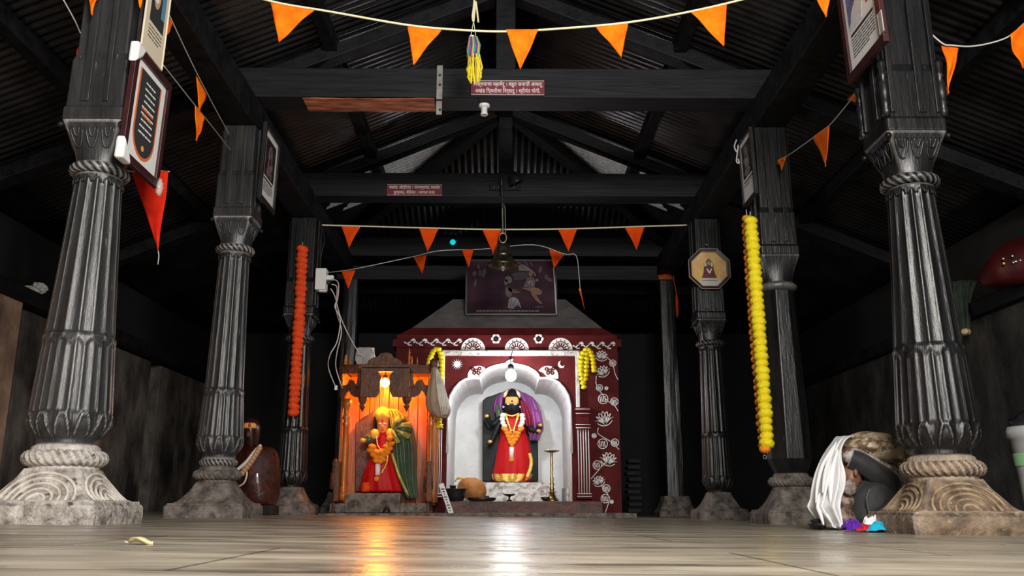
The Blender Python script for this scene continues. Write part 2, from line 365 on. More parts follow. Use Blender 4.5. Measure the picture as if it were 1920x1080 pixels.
def roof_z(x): return 4.67 - 0.42 * abs(x)
APEX, EAVE, PERIOD, AMP = 9.3, 4.75, 0.082, 0.011
for side, nm in ((-1, 'left'), (1, 'right')):
    rows = []
    n = int((APEX + EAVE + 2.0) / (PERIOD / 8))
    for i in range(n + 1):
        y = -2.0 + (APEX + EAVE + 2.0) * i / n
        x0 = min(max(0.0, y - APEX), EAVE); r = []
        for j in range(11):
            x = x0 + (EAVE - x0) * j / 10
            r.append(Vector((side * x, y, roof_z(x) + AMP * math.sin(TAU * y / PERIOD))))
        rows.append(r)
    m = M().grid(rows)
    o = m.build('ceiling_' + nm, ROOFM, smooth=True, solid=0.002); o.data.materials.append(ZINCLIT)
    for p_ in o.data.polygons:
        if 9.45 < p_.center.y < 10.72 and abs(p_.center.x) < 2.1: p_.material_index = 1  # bulb-lit patch near the hip, painted into the sheet colour
    tag(o, 'dark corrugated metal roof slope over one side of the hall', None, kind='structure')
rows = []
n = int(2 * EAVE / (PERIOD / 8))
for i in range(n + 1):
    x = -EAVE + 2 * EAVE * i / n
    y0 = APEX + abs(x); y1 = APEX + EAVE
    rows.append([Vector((x, y0 + (y1 - y0) * j / 2, 4.67 - 0.42 * (y0 + (y1 - y0) * j / 2 - APEX) + AMP * math.sin(TAU * x / PERIOD))) for j in range(3)])
tag(M().grid(rows).build('ceiling_back', ROOFM, smooth=True, solid=0.002), 'dark corrugated metal hip slope at the far end of the roof', None, kind='structure')

def wall(name, x0, x1, y0, y1, z0, z1, m_, label):
    mm = M().box(((x0 + x1) / 2, (y0 + y1) / 2, (z0 + z1) / 2), (abs(x1 - x0), abs(y1 - y0), z1 - z0))
    return tag(mm.build(name, m_, bev=0.015), label, None, kind='structure')
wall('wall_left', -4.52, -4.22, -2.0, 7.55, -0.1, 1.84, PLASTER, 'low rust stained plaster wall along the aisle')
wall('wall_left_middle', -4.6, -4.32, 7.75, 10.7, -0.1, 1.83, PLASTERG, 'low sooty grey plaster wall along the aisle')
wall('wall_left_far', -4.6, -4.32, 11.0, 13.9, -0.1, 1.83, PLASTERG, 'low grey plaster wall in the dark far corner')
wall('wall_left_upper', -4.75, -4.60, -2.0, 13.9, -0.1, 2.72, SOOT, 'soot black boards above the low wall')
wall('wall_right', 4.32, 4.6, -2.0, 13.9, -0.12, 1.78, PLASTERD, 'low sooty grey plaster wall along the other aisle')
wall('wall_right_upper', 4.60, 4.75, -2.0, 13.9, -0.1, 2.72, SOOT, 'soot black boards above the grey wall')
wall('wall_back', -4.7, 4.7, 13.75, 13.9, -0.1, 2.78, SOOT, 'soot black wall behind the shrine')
wall('trim_1', -4.6, -4.2, -2.0, 13.7, 1.84, 1.98, WOOD, 'black timber wall plate on the low wall')
wall('trim_2', 4.25, 4.6, -2.0, 13.7, 1.78, 1.92, WOOD, 'black timber wall plate on the grey wall')

# ------------------------------------------------------------------ timber frame of the roof
def timber(name, label, a, b, w, h, m_=None, group=None, up=(0, 0, 1), sag=0.006, cat='beam'):
    mm = M(); a, b = Vector(a), Vector(b); k = 14
    d = (b - a); L = d.length; dn = d.normalized(); x = dn.cross(Vector(up)).normalized(); z = x.cross(dn)
    vs, fs = [], []
    for i in range(k + 1):
        c = a + d * (i / k)
        for j, (u, v) in enumerate(((-1, -1), (1, -1), (1, 1), (-1, 1))):
            q = noise.noise(Vector((i * 0.7, j * 3.1, a.x + a.y)))
            vs.append(c + x * (u * w / 2 + sag * q) + z * (v * h / 2 + sag * 0.7 * q))
    for i in range(k):
        for j in range(4):
            fs.append((i * 4 + j, i * 4 + (j + 1) % 4, (i + 1) * 4 + (j + 1) % 4, (i + 1) * 4 + j))
    fs += [(3, 2, 1, 0), (k * 4, k * 4 + 1, k * 4 + 2, k * 4 + 3)]
    mm.add(vs, fs)
    o = mm.build(name, m_ or WOOD, bev=0.008)
    return tag(o, label, cat, group, 'structure' if name in ('rafter', 'purlin', 'hip_rafter', 'king_post', 'ridge_beam') else None)
timber('wall_plate_beam', 'long black beam over the columns that carry the wrapped prayer picture', (-XC, -1.8, 3.29), (-XC, 12.4, 3.29), 0.26, 0.24)
timber('wall_plate_beam', 'long black beam over the columns beside the yellow marigold garland', (XC, -1.8, 3.29), (XC, 12.4, 3.29), 0.26, 0.24)
# tie beams: each front beam with a splice below
tb = thing('tie_beam', 'near black tie beam with a metal strap and a red raw patch', 'beam', (0, ROWS[1], 3.41))
M().box((0, ROWS[1], 3.565), (4.75, 0.27, 0.27)).build('beam_body', WOODX, tb, bev=0.012)
A, B = P(560, 181, 6.80), P(818, 204, 6.80)
mm = M(); g = []
for i in range(25):
    x = -1.70 + 1.10 * i / 24; r = []
    for j in range(7):
        y = 6.775 + 0.25 * j / 6
        r.append(Vector((x, y, 3.424 - 0.006 * math.sin(PI * i / 24) + 0.005 * noise.noise(Vector((x * 9, y * 25, 0))))))
    g.append(r)
tag(mm.grid(g).build('bared_wood', WOODRED, tb, solid=0.006), 'raw red wood under the beam')
timber('tie_beam', 'second black tie beam, the one the brass bell hangs from', (-2.38, ROWS[2], 3.565), (2.38, ROWS[2], 3.565), 0.25, 0.27, WOODX)
timber('tie_beam', 'third black tie beam above the shrine painting', (-2.38, ROWS[3], 3.565), (2.38, ROWS[3], 3.565), 0.25, 0.27, WOODX)
timber('cross_beam', 'rough grey black beam on the rear posts behind the shrine painting', (-2.3, ROWS[3], 3.20), (2.3, ROWS[3], 3.20), 0.22, 0.20, WOODX)
timber('ridge_beam', 'black ridge beam along the top of the roof', (0, -1.8, 4.50), (0, APEX + 0.1, 4.50), 0.16, 0.22)
timber('king_post', 'black king post standing on the tie beam with the strap', (0, ROWS[1], 3.70), (0, ROWS[1], 4.40), 0.17, 0.17, up=(0, 1, 0))
timber('king_post', 'black king post standing on the tie beam above the bell', (0, ROWS[2], 3.70), (0, ROWS[2], 4.40), 0.16, 0.16, up=(0, 1, 0))
for s, w in ((-1, 'prayer picture'), (1, 'yellow garland')):
    for x in (1.5, 3.3):
        yend = APEX + x - 0.05
        timber('purlin', f'black purlin under the roof slope on the {w} side, {"upper" if x < 2 else "lower"} one', (s * x, -1.8, roof_z(x) - 0.085), (s * x, yend, roof_z(x) - 0.085), 0.11, 0.13)
    for k, yy in enumerate(ROWS[:3]):
        h = 0.15
        timber('rafter', f'sloping black rafter on the {w} side above the {("first", "second", "third")[k]} column row', (s * 0.06, yy + 0.02, roof_z(0.06) - h), (s * 4.6, yy + 0.02, roof_z(4.6) - h), 0.12, 0.16, up=(0, 1, 0))
    e = 4.5
    timber('hip_rafter', f'black hip rafter running down the far roof corner on the {w} side', (s * 0.05, APEX + 0.05, roof_z(0.05) - 0.13), (s * e, APEX + e, roof_z(e) - 0.10), 0.13, 0.16)
for k in range(2):
    y = APEX + (1.5, 3.3)[k]
    timber('purlin', f'black purlin under the far hip slope, {("upper", "lower")[k]} one', (-(1.5, 3.3)[k] + 0.1, y, roof_z((1.5, 3.3)[k]) - 0.085), ((1.5, 3.3)[k] - 0.1, y, roof_z((1.5, 3.3)[k]) - 0.085), 0.11, 0.13)

# ------------------------------------------------------------------ carved columns
def rope_ring(z, r, rr, n, c, tw=3, flat=1.0):
    mm = M(); k = 192; q = 16; vs, fs = [], []
    for i in range(k):
        a = TAU * i / k
        for j in range(q):
            b = TAU * j / q
            e = rr * (1 + 0.30 * abs(math.sin((n * a + tw * b) / 2)) - 0.15)
            vs.append(Vector((c[0] + (r + e * math.cos(b)) * math.cos(a), c[1] + (r + e * math.cos(b)) * math.sin(a), c[2] + z + e * flat * math.sin(b))))
    for i in range(k):
        for j in range(q):
            fs.append((i * q + j, ((i + 1) % k) * q + j, ((i + 1) % k) * q + (j + 1) % q, i * q + (j + 1) % q))
    mm.add(vs, fs); return mm

def column(label, X, Y, ring=1.83, style='fluted', rings=1, half=0.30, flare_top=0.155, flare_z=0.26, rb=0.195, rm=0.172, rt=0.117, stone=STONEL, shaft=SHAFTL, carve=CARVE, arcs=True, blockh=0.16, balusters=False):
    z0 = fz(X); c = (X, Y, z0)
    root = thing('carved_column', label, 'column', c)
    # plinth slab with a ragged, chipped edge
    def chip(a, z, r): return r * (1 + 0.012 * noise.noise(Vector((9 * math.cos(a), 9 * math.sin(a), z * 25 + X))))
    M().lathe([(half * 0.99, -0.03, 1), (half, 0.0, 1), (half * 1.01, 0.03, 1), (half, 0.075, 1), (half * 0.985, 0.085, 1), (half * 0.955, 0.09, 1), (half * 0.945, 0.105, 1)], 96, chip, c).build('plinth', stone, root, bev=0.004)
    prof = []
    for i in range(13):
        t = i / 12
        h = half * 0.93 + (flare_top - half * 0.93) * (t ** 0.55)
        prof.append((h, 0.10 + (flare_z - 0.10) * t, 0.88 - 0.35 * t))
    M().lathe(prof, 96, lambda a, z, r: r * (1 + 0.01 * noise.noise(Vector((6 * math.cos(a), 6 * math.sin(a), z * 12)))), c).build('flared_base', stone, root, smooth=True)
    if arcs:
        mm = M()
        for fdir in range(4):
            ca, sa = math.cos(fdir * PI / 2), math.sin(fdir * PI / 2)
            for cx_ in (-0.0,):
                for rho in (0.03, 0.055, 0.08, 0.105, 0.13):
                    pts = []
                    for i in range(17):
                        t = PI * i / 16
                        u = cx_ + rho * 1.35 * math.cos(t); z = 0.108 + rho * 1.0 * math.sin(t)
                        tt = min(1, max(0, (z - 0.10) / (flare_z - 0.10)))
                        h = half * 0.93 + (flare_top - half * 0.93) * (tt ** 0.55)
                        sq = 0.88 - 0.35 * tt
                        ang = math.atan2(u, h)
                        d = (h * (1 - sq) + sq * h / math.cos(ang)) * math.cos(ang) + 0.001
                        pts.append(Vector((X + d * ca - u * sa, Y + d * sa + u * ca, z0 + z)))
                    mm.tube(pts, 0.008, 6)
        mm.build('carved_arcs', carve, root, smooth=True)
    zb = flare_z
    if rings >= 1:
        M().lathe([(flare_top * 1.02, zb - 0.01), (flare_top * 1.05, zb + 0.008), (flare_top * 0.98, zb + 0.02)], 64, None, c).build('base_fillet', stone, root, smooth=True)
        rope_ring(zb + 0.052, rb * 0.80, 0.040, 30, c, 3, 0.9).build('base_ring', stone, root, smooth=True)
        M().lathe([(rb * 0.80, zb + 0.01), (rb * 0.84, zb + 0.085), (rb * 0.80, zb + 0.108), (rb * 0.72, zb + 0.118)], 64, None, c).build('base_collar', stone, root, smooth=True)
        zb += 0.115
        if rings >= 2:
            rope_ring(zb + 0.03, rb * 0.66, 0.026, 26, c, 3).build('upper_base_ring', shaft, root, smooth=True)
            M().lathe([(rb * 0.7, zb - 0.01), (rb * 0.7, zb + 0.07)], 48, None, c).build('upper_base_collar', shaft, root, smooth=True)
            zb += 0.065
    # shaft
    zt = ring - 0.03
    zl = zb + 0.035
    prof = []
    mid = 0.885 + (zb - 0.375) * 0.5
    pet = zl + 0.12
    for i in range(131):
        z = zb + (zt - zb) * i / 130
        if z < zl: r = rb * 0.72
        elif z < pet:
            t = (z - zl) / (pet - zl); r = rb * (0.78 + 0.22 * math.sin(PI / 2 * min(1, t * 1.5)))
        elif z < mid: r = rb + (rm - rb) * (z - pet) / (mid - pet)
        else: r = rm + (rt - rm) * ((z - mid) / (zt - mid)) ** 0.9
        prof.append((r, z))
    if style == 'fluted':
        def fl(a, z, r):
            if z < zl: return r
            if z < pet:
                t = (z - zl) / (pet - zl)
                w = abs(math.sin(6 * a)); e = 0.02 * (w ** 0.5) * (1 - t * 0.4)
                ring_ = 0.012 if abs(w - (0.35 + 0.6 * t)) < 0.12 else 0
                return r - 0.012 + e * 0.6 + ring_ * 0.6
            if z < mid + 0.012 * math.cos(16 * a):
                return r + 0.004 - 0.010 * abs(math.sin(13 * a)) ** 0.55
            if z < mid + 0.04: return r + 0.005 - 0.004 * abs(math.sin(8 * a))
            k = 1 if z < zt - 0.06 else max(0.0, (zt - z) / 0.06)
            return r + 0.003 - k * 0.013 * abs(math.sin(8 * a)) ** 0.5
        M().lathe(prof, 208, fl, c).build('shaft', shaft, root, smooth=True)
        # scallop band under the neck
        mm = M()
        for i in range(16):
            a0 = TAU * i / 16
            pts = []
            for j in range(9):
                t = PI * j / 8; da = 0.15 * math.cos(t); zz = zt - 0.035 - 0.028 * math.sin(t) * -1
                rr = rt + 0.006
                pts.append(Vector((X + rr * math.cos(a0 + da), Y + rr * math.sin(a0 + da), z0 + zz - 0.02)))
            mm.tube(pts, 0.005, 5)
        mm.build('scallop_band', SHAFTLP if shaft is SHAFTL else SHAFTRP, root, smooth=True)
    else:
        mm = M(); pr = [(r * 1.03, z) for r, z in prof[::5]]
        mm.lathe(pr, 8, None, c).build('shaft', SHAFTRP, root, bev=0.006)
    # neck ring
    if style == 'fluted':
        rope_ring(ring, rt * 1.06, 0.026, 22, c, 3).build('neck_ring', shaft, root, smooth=True)
    else:
        M().lathe([(rt * 0.98, ring - 0.035), (rt * 1.2, ring - 0.015), (rt * 1.26, ring + 0.003), (rt * 1.2, ring + 0.02), (rt * 0.98, ring + 0.04)], 48, None, c).build('neck_ring', shaft, root, smooth=True)
    # capital: round below, square above, with leaves
    zc0, zc1 = ring + 0.02, ring + 0.25
    prof = []
    for i in range(15):
        t = i / 14
        prof.append((rt * 1.0 + (blockh - rt) * (t ** 2.2), zc0 + (zc1 - zc0) * t, min(1, 0.1 + 1.1 * t)))
    M().lathe(prof, 96, None, c).build('capital', shaft, root, smooth=True)
    if style == 'fluted':
        mm = M()
        for fdir in range(4):
            ca, sa = math.cos(fdir * PI / 2), math.sin(fdir * PI / 2)
            for cx_ in (-0.09, 0.0, 0.09):
                for rho in (0.016, 0.034):
                    pts = []
                    for j in range(11):
                        t = PI * j / 10 + PI
                        u = cx_ + rho * math.cos(t); z = zc1 - 0.035 + (rho * 3.2) * math.sin(t)
                        tt = min(1, max(0, (z - zc0) / (zc1 - zc0)))
                        h = rt + (blockh - rt) * (tt ** 2.2); sq = min(1, 0.1 + 1.1 * tt)
                        u2 = u * (0.7 + 0.3 * tt); ang = math.atan2(u2, h)
                        d = (h * (1 - sq) + sq * h / math.cos(ang)) * math.cos(ang) + 0.002
                        pts.append(Vector((X + d * ca - u2 * sa, Y + d * sa + u2 * ca, z0 + z)))
                    mm.tube(pts, 0.006, 6)
            d = blockh
            for s in (-1, 1):
                mm.ball((X + d * ca - s * d * sa, Y + d * sa + s * d * ca, z0 + zc1 - 0.03), 0.018, 8, 6)
        mm.build('capital_leaves', SHAFTLP if shaft is SHAFTL else SHAFTRP, root, smooth=True)
    top = 3.17 - z0
    M().lathe([(blockh, zc1, 1), (blockh * 1.02, zc1 + 0.012, 1), (blockh * 1.02, zc1 + 0.07, 1), (blockh * 0.97, zc1 + 0.08, 1), (blockh * 0.95, zc1 + 0.35, 1), (blockh * 0.86, zc1 + 0.40, 1), (blockh * 0.86, top, 1)], 96, None, c).build('head_block', SHAFTLP if shaft is SHAFTL else SHAFTRP, root, bev=0.004)
    mm = M()
    for fdir in range(4):
        ca, sa = math.cos(fdir * PI / 2), math.sin(fdir * PI / 2)
        for u, w in (((-0.115, 0.03), (0.04, 0.045), (0.125, 0.02)) if balusters else ((-0.05, 0.045), (0.06, 0.03))):
            d = blockh * 0.95 + 0.004
            zc = (zc1 + 0.09 + top) / 2; hh = top - zc1 - 0.12
            mm.box((X + d * ca - u * sa, Y + d * sa + u * ca, z0 + zc), ((0.02 if ca else w), (w if ca else 0.02) if True else 0, hh) if abs(ca) > 0.5 else (w, 0.02, hh))
    mm.build('head_ribs', SHAFTLP if shaft is SHAFTL else SHAFTRP, root, bev=0.004)
    if balusters:
        for sx in (-1, 1):
            for sy in (-1, 1):
                q = (X + sx * blockh * 0.97, Y + sy * blockh * 0.97, z0 + zc1 + 0.08)
                M().lathe([(0.018, 0), (0.026, 0.03), (0.02, 0.06), (0.026, 0.075), (0.02, 0.09), (0.028, 0.13), (0.026, 0.19), (0.017, 0.22), (0.027, 0.235), (0.016, 0.26), (0.026, 0.31), (0.02, 0.33)], 14, None, q).build('corner_baluster', SHAFTLP if shaft is SHAFTL else SHAFTRP, root, smooth=True)
    return root

column('carved fluted column with whitened stone base, holding the wrapped prayer picture', -XC, ROWS[0])
column('carved fluted column with two base rings, holding a black framed portrait beside the dark idol', -XC, ROWS[1], ring=2.10, rings=2, half=0.29, flare_top=0.14, rb=0.172, rm=0.15, rt=0.118, stone=STONED, arcs=False, carve=CARVER, blockh=0.155)
column('slim carved column with the long red orange marigold garland on it', -XC, ROWS[2], ring=1.82, rings=0, half=0.25, flare_top=0.125, flare_z=0.27, rb=0.155, rm=0.14, rt=0.117, stone=STONED, shaft=SHAFTR, arcs=False, blockh=0.16)
column('massive black carved column on a brown stone base with arcs, next to the crouching person', XC, ROWS[0], stone=STONER, shaft=SHAFTR, carve=CARVER, balusters=True)
column('plain eight sided black column behind the hanging yellow garland', XC, ROWS[1], ring=1.84, style='octagon', rings=1, half=0.27, flare_top=0.14, rb=0.165, rm=0.155, rt=0.125, stone=STONED, shaft=SHAFTR, arcs=False, blockh=0.155)
column('slim black fluted column holding the eight sided picture', XC, ROWS[2], ring=1.82, rings=0, half=0.25, flare_top=0.12, flare_z=0.27, rb=0.152, rm=0.14, rt=0.117, stone=STONED, shaft=SHAFTR, arcs=False, blockh=0.155)

def rough_post(label, X, Y, top):
    c = (X, Y, fz(X)); root = thing('wooden_post', label, 'post', c)
    def rg(a, z, r): return r * (1 + 0.05 * noise.noise(Vector((3 * math.cos(a), 3 * math.sin(a), z * 2.2))))
    M().lathe([(0.24, -0.02, 1), (0.245, 0.06, 1), (0.23, 0.08, 1), (0.19, 0.16, 0.9), (0.17, 0.26, 0.8)], 64, None, c).build('stone_base', STONED, root, bev=0.004)
    M().lathe([(0.13 - 0.02 * i / 14, 0.26 + (top - 0.26) * i / 14, 0.75) for i in range(15)], 40, rg, c).build('post_body', SHAFTRP, root)
    return root
rough_post('rough square wooden post topped with an orange cloth, beyond the eight sided picture', XC, ROWS[3], 3.12)
rough_post('rough dark wooden post behind the wooden altar', -XC + 0.1, ROWS[3], 3.12)

# ------------------------------------------------------------------ shrine
YF = 10.4
def X_(px, Y=YF, py=800): return P(px, py, Y).x
def Z_(py, Y=YF): return P(960, py, Y).z
shrine = thing('shrine', 'maroon painted shrine with a white cusped arch niche and painted lotus vines', 'shrine', (0.02, YF + 1.0, 0.0))
XL, XR = -1.30, 1.345
NX0, NX1, NB = P(836, 850, YF).x, P(1074, 850, YF).x, YF + 1.42
# arch outline as read from the photo, at the front plane
archpx = [(836, 950), (838, 850), (841, 760), (845, 742), (853, 728), (862, 718), (872, 712), (886, 709), (899, 709), (901, 703), (908, 696), (920, 689), (934, 685), (947, 683), (953, 678), (962, 675)]
arch = [P(x, y, YF) for x, y in archpx]
cxm = (NX0 + NX1) / 2
half_l = [(a.x - cxm, a.z) for a in arch]
half_l[0] = (half_l[0][0], 0.0)
full = half_l + [(-x, z) for x, z in reversed(half_l[:-1])]
full = [(x + cxm, z) for x, z in full]
# front wall around the arch: strip between arch and rectangle
ZTOP = Z_(652)
mm = M()
def outer(x, z, i):
    n = len(full); t = i / (n - 1)
    k = 9
    if i <= 3: return (XL, max(0.0, z))
    if i >= n - 4: return (XR, max(0.0, z))
    s = (i - 3) / (n - 7)
    pts = [(XL, full[3][1])]
    return (XL + (XR - XL) * s, ZTOP) if 0 < s < 1 else (XL if s <= 0 else XR, z)
vs, fs = [], []
n = len(full)
for y in (YF, YF + 0.12):
    for i, (x, z) in enumerate(full): vs.append((x, y, z))
    for i, (x, z) in enumerate(full): vs.append((*[outer(x, z, i)[0]], y, outer(x, z, i)[1]))
for i in range(n - 1):
    fs.append((i, i + 1, n + i + 1, n + i))
mm.add(vs, fs)
# corners above the first outer points
zc = full[3][1]
mm.add([(XL, YF, zc), (XL, YF, ZTOP), (XL + (XR - XL) / (n - 7), YF, ZTOP), (full[3][0], YF, zc)], [(0, 1, 2), ])
mm.add([(XR, YF, zc), (XR, YF, ZTOP), (XR - (XR - XL) / (n - 7), YF, ZTOP)], [(0, 2, 1)])
mm.build('front_wall', MAROONP, shrine)
mm = M()
mm.box((XL + 0.03, YF + 0.83, ZTOP / 2), (0.06, 1.65, ZTOP)); mm.box((XR - 0.03, YF + 0.83, ZTOP / 2), (0.06, 1.65, ZTOP)); mm.box(((XL + XR) / 2, YF + 1.7, ZTOP / 2), (XR - XL, 0.08, ZTOP))
mm.build('side_walls', MAROONP, shrine)
# niche lining: soffit and sides, back wall
mm = M(); rows = []
for k in range(9):
    y = YF + 1.42 * k / 8
    rows.append([Vector((cxm + (x - cxm) * (1 - 0.02 * k / 8), y, z if z < 1.0 else z - 0.02 * k / 8)) for x, z in full])
mm.grid(rows)
mm.build('niche_lining', WHITEP, shrine)
mm = M(); mm.plate([(x, z) for x, z in full], (0, NB - 0.02, 0), (1, 0, 0), (0, 0, 1), 0.0, 0.01)
mm.build('niche_back', WHITEP, shrine)
# raised white arch edge
mm = M(); mm.tube([Vector((x, YF - 0.012, z)) for x, z in full[1:-1]], 0.016, 8); mm.build('arch_edge', WHITEP, shrine, smooth=True)
# white frame
mm = M()
a, b = P(829, 662, YF - 0.02), P(1087, 662, YF - 0.02)
mm.box(((a.x + b.x) / 2, YF - 0.02, a.z), (b.x - a.x, 0.05, 0.06))
for px in (831, 1082):
    t, q = P(px, 662, YF - 0.02), P(px + (3 if px > 900 else -3), 768, YF - 0.02)
    mm.box((t.x, YF - 0.02, (t.z + q.z) / 2), (0.045, 0.046, t.z - q.z))
mm.build('white_frame', BROKEN, shrine, bev=0.005)
# cornice and roof
mm = M(); zt = Z_(655)
for w, z0_, z1_ in ((0.05, Z_(650), Z_(636)), (0.0, Z_(636), Z_(628))):
    mm.box(((XL + XR) / 2, YF + 0.87, (z0_ + z1_) / 2), (XR - XL + 2 * w, 1.74, z1_ - z0_))
x0, x1 = P(772, 613, YF).x, P(1130, 613, YF).x
za, zb_ = Z_(629), Z_(613)
mm.add([(XL, YF, za), (XR, YF, za), (XR, YF + 1.7, za), (XL, YF + 1.7, za), (x0, YF + 0.06, zb_), (x1, YF + 0.06, zb_), (x1, YF + 1.6, zb_), (x0, YF + 1.6, zb_)], [(0, 1, 5, 4), (1, 2, 6, 5), (2, 3, 7, 6), (3, 0, 4, 7), (4, 5, 6, 7)])
mm.box(((XL + XR) / 2, YF + 0.06, (ZTOP + Z_(648)) / 2), (XR - XL, 0.12, abs(Z_(648) - ZTOP) + 0.02))
mm.build('cornice', MAROONP, shrine, bev=0.004)
mm = M(); zt2 = P(960, 563, YF + 0.85).z
xa, xb = P(850, 565, YF + 0.85).x, P(1060, 565, YF + 0.85).x
mm.add([(x0, YF + 0.06, zb_), (x1, YF + 0.06, zb_), (x1, YF + 1.6, zb_), (x0, YF + 1.6, zb_), (xa, YF + 0.80, zt2), (xb, YF + 0.80, zt2), (xb, YF + 0.9, zt2), (xa, YF + 0.9, zt2)], [(0, 1, 5, 4), (1, 2, 6, 5), (2, 3, 7, 6), (3, 0, 4, 7), (4, 5, 6, 7)])
mm.build('shrine_roof', GREYROOF, shrine)
# pilasters beside the arch
for (xl, xr, nm) in ((1080, 1104, 1), (814, 831, 0)):
    t, q = P(xl, 770, YF), P(xr, 770, YF); bz = Z_(935)
    pil = M()
    pil.box(((t.x + q.x) / 2, YF - 0.02, (bz + t.z) / 2), (q.x - t.x, 0.05, t.z - bz))
    pil.box(((t.x + q.x) / 2, YF - 0.03, t.z + 0.01), (q.x - t.x + 0.04, 0.07, 0.05))
    pil.box(((t.x + q.x) / 2, YF - 0.03, Z_(800)), (q.x - t.x + 0.02, 0.07, 0.03))
    pil.box(((t.x + q.x) / 2, YF - 0.03, bz + 0.02), (q.x - t.x + 0.03, 0.07, 0.05))
    po = pil.build('pilaster', MAROONP, shrine, bev=0.006)
    ln = M()
    for k in range(5):
        x = t.x + (q.x - t.x) * (0.1 + 0.2 * k)
        ln.tube([Vector((x, YF - 0.046, Z_(806))), Vector((x + 0.003, YF - 0.046, Z_(870))), Vector((x, YF - 0.046, bz + 0.05))], 0.006, 5)
    for py in (768, 776, 797, 803, 931, 926):
        ln.tube([Vector((t.x - 0.01, YF - 0.066, Z_(py))), Vector((q.x + 0.01, YF - 0.066, Z_(py)))], 0.006, 5)
    ln.build('white_stripes', WHITEL, po, smooth=True)
# plinth sill and pedestal
mm = M(); g = []
a, b = P(842, 937, 10.2).x, 1.10
mm.box(((a + b) / 2, 10.28, 0.085), (b - a, 0.30, 0.155))
mm.build('sill', SILL, shrine, bev=0.012)
mm = M(); mm.box((cxm, YF + 0.75, 0.075), (NX1 - NX0 - 0.01, 1.3, 0.15)); mm.build('niche_floor', SILL, shrine, bev=0.004)
mm = M()
a, b = P(878, 905, 11.2).x, P(1042, 905, 11.2).x; zp = P(960, 905, 11.2).z
rows = []
for j in range(7):
    z = 0.15 + (zp - 0.15) * j / 6; w = 1 - 0.03 * j / 6
    rows.append([Vector(((a + b) / 2 + (b - a) / 2 * w * (-1 + 2 * i / 24), 11.10 + 0.03 * noise.noise(Vector((i * 0.8, j * 0.9, 5))) + 0.02 * j / 6, z)) for i in range(25)])
rows.append([Vector((p.x, 11.75, p.z)) for p in rows[-1]])
mm.grid(rows); mm.build('pedestal', BROKEN, shrine)
mm = M()
for s in (-1, 1):   # broken dado along the niche sides and back
    M().box((cxm + s * (NX1 - NX0) / 2 * 0.955, YF + 0.9, 0.24), (0.03, 0.9, 0.2)).build('broken_dado', BROKEN, shrine, bev=0.01)

# painted ornaments (each its own part, raised a little like thick lime paint)
FACE = YF - 0.004
def Q(px, py): p = P(px, py, FACE); return (p.x, p.z)
def paint(name, fills=(), lines=(), lw=0.007, m_=WHITEL, fo=None, parent=shrine):
    mm = M()
    for poly in fills: mm.plate([Q(*q) for q in poly], (0, FACE, 0), (1, 0, 0), (0, 0, 1), 0.0, 0.004)
    for ln in lines:
        pts = [Vector((Q(*q)[0], FACE, Q(*q)[1])) for q in ln]
        mm.tube(spline(pts, 5) if len(pts) > 2 else pts, lw, 5, flat=0.5)
    return mm.build(name, m_, parent)
def circ(cx, cy, r, n=20, a0=0, a1=360): return [(cx + r * math.cos(R(a0 + (a1 - a0) * i / n)), cy + r * math.sin(R(a0 + (a1 - a0) * i / n))) for i in range(n + (0 if a1 - a0 == 360 else 1))]
for cx, cy in ((887, 656), (969, 656), (1051, 656)):
    o = paint('painted_half_rosette', [circ(cx, cy, 22.5, 24, 180, 360)])
    mm = M()
    for k in range(7):
        a = R(195 + 25 * k)
        tri = [(cx + 17 * math.cos(a - .08), cy + 17 * math.sin(a - .08)), (cx + 20.5 * math.cos(a), cy + 20.5 * math.sin(a)), (cx + 17 * math.cos(a + .08), cy + 17 * math.sin(a + .08))]
        mm.plate([Q(*q) for q in tri], (0, FACE - 0.004, 0), (1, 0, 0), (0, 0, 1), 0.0, 0.002)
        b = a + 0.15
        pts = [Q(cx + 5 * math.cos(b), cy + 5 * math.sin(b)), Q(cx + 13 * math.cos(b), cy + 13 * math.sin(b))]
        mm.tube([Vector((u, FACE - 0.005, v)) for u, v in pts], 0.009, 5)
    mm.tube([Vector((*[Q(*q)[0]], FACE - 0.005, Q(*q)[1])) for q in circ(cx, cy, 15, 20, 182, 358)], 0.006, 5)
    mm.build('rosette_petals', MAROONP, o)
for cx, cy in ((930, 635.5), (1010, 635.5)):
    o = paint('painted_flower', [circ(cx + 5.5 * math.cos(R(60 * k)), cy + 5.5 * math.sin(R(60 * k)), 3.8, 10) for k in range(6)] + [circ(cx, cy, 5, 12)])
    mm = M(); mm.plate([Q(*q) for q in circ(cx, cy, 3.2, 12)], (0, FACE - 0.004, 0), (1, 0, 0), (0, 0, 1), 0, 0.003); mm.build('flower_centre', MAROONP, o)
paint('painted_sun', [circ(857, 683, 5.5, 14)] + [[(857 + 5 * math.cos(R(a - 10)), 683 + 5 * math.sin(R(a - 10))), (857 + 11 * math.cos(R(a)), 683 + 11 * math.sin(R(a))), (857 + 5 * math.cos(R(a + 10)), 683 + 5 * math.sin(R(a + 10)))] for a in range(0, 360, 26)])
paint('painted_crescent', [[(1052, 676), (1047, 679), (1046, 685), (1050, 690), (1056, 690), (1059, 685), (1054, 687), (1050, 684), (1050, 679)]])
sr_ = circ(897, 706, 20, 16, 168, 328) + [(906, 698.5), (900.5, 704), (898.5, 709.5), (886, 709.5)]
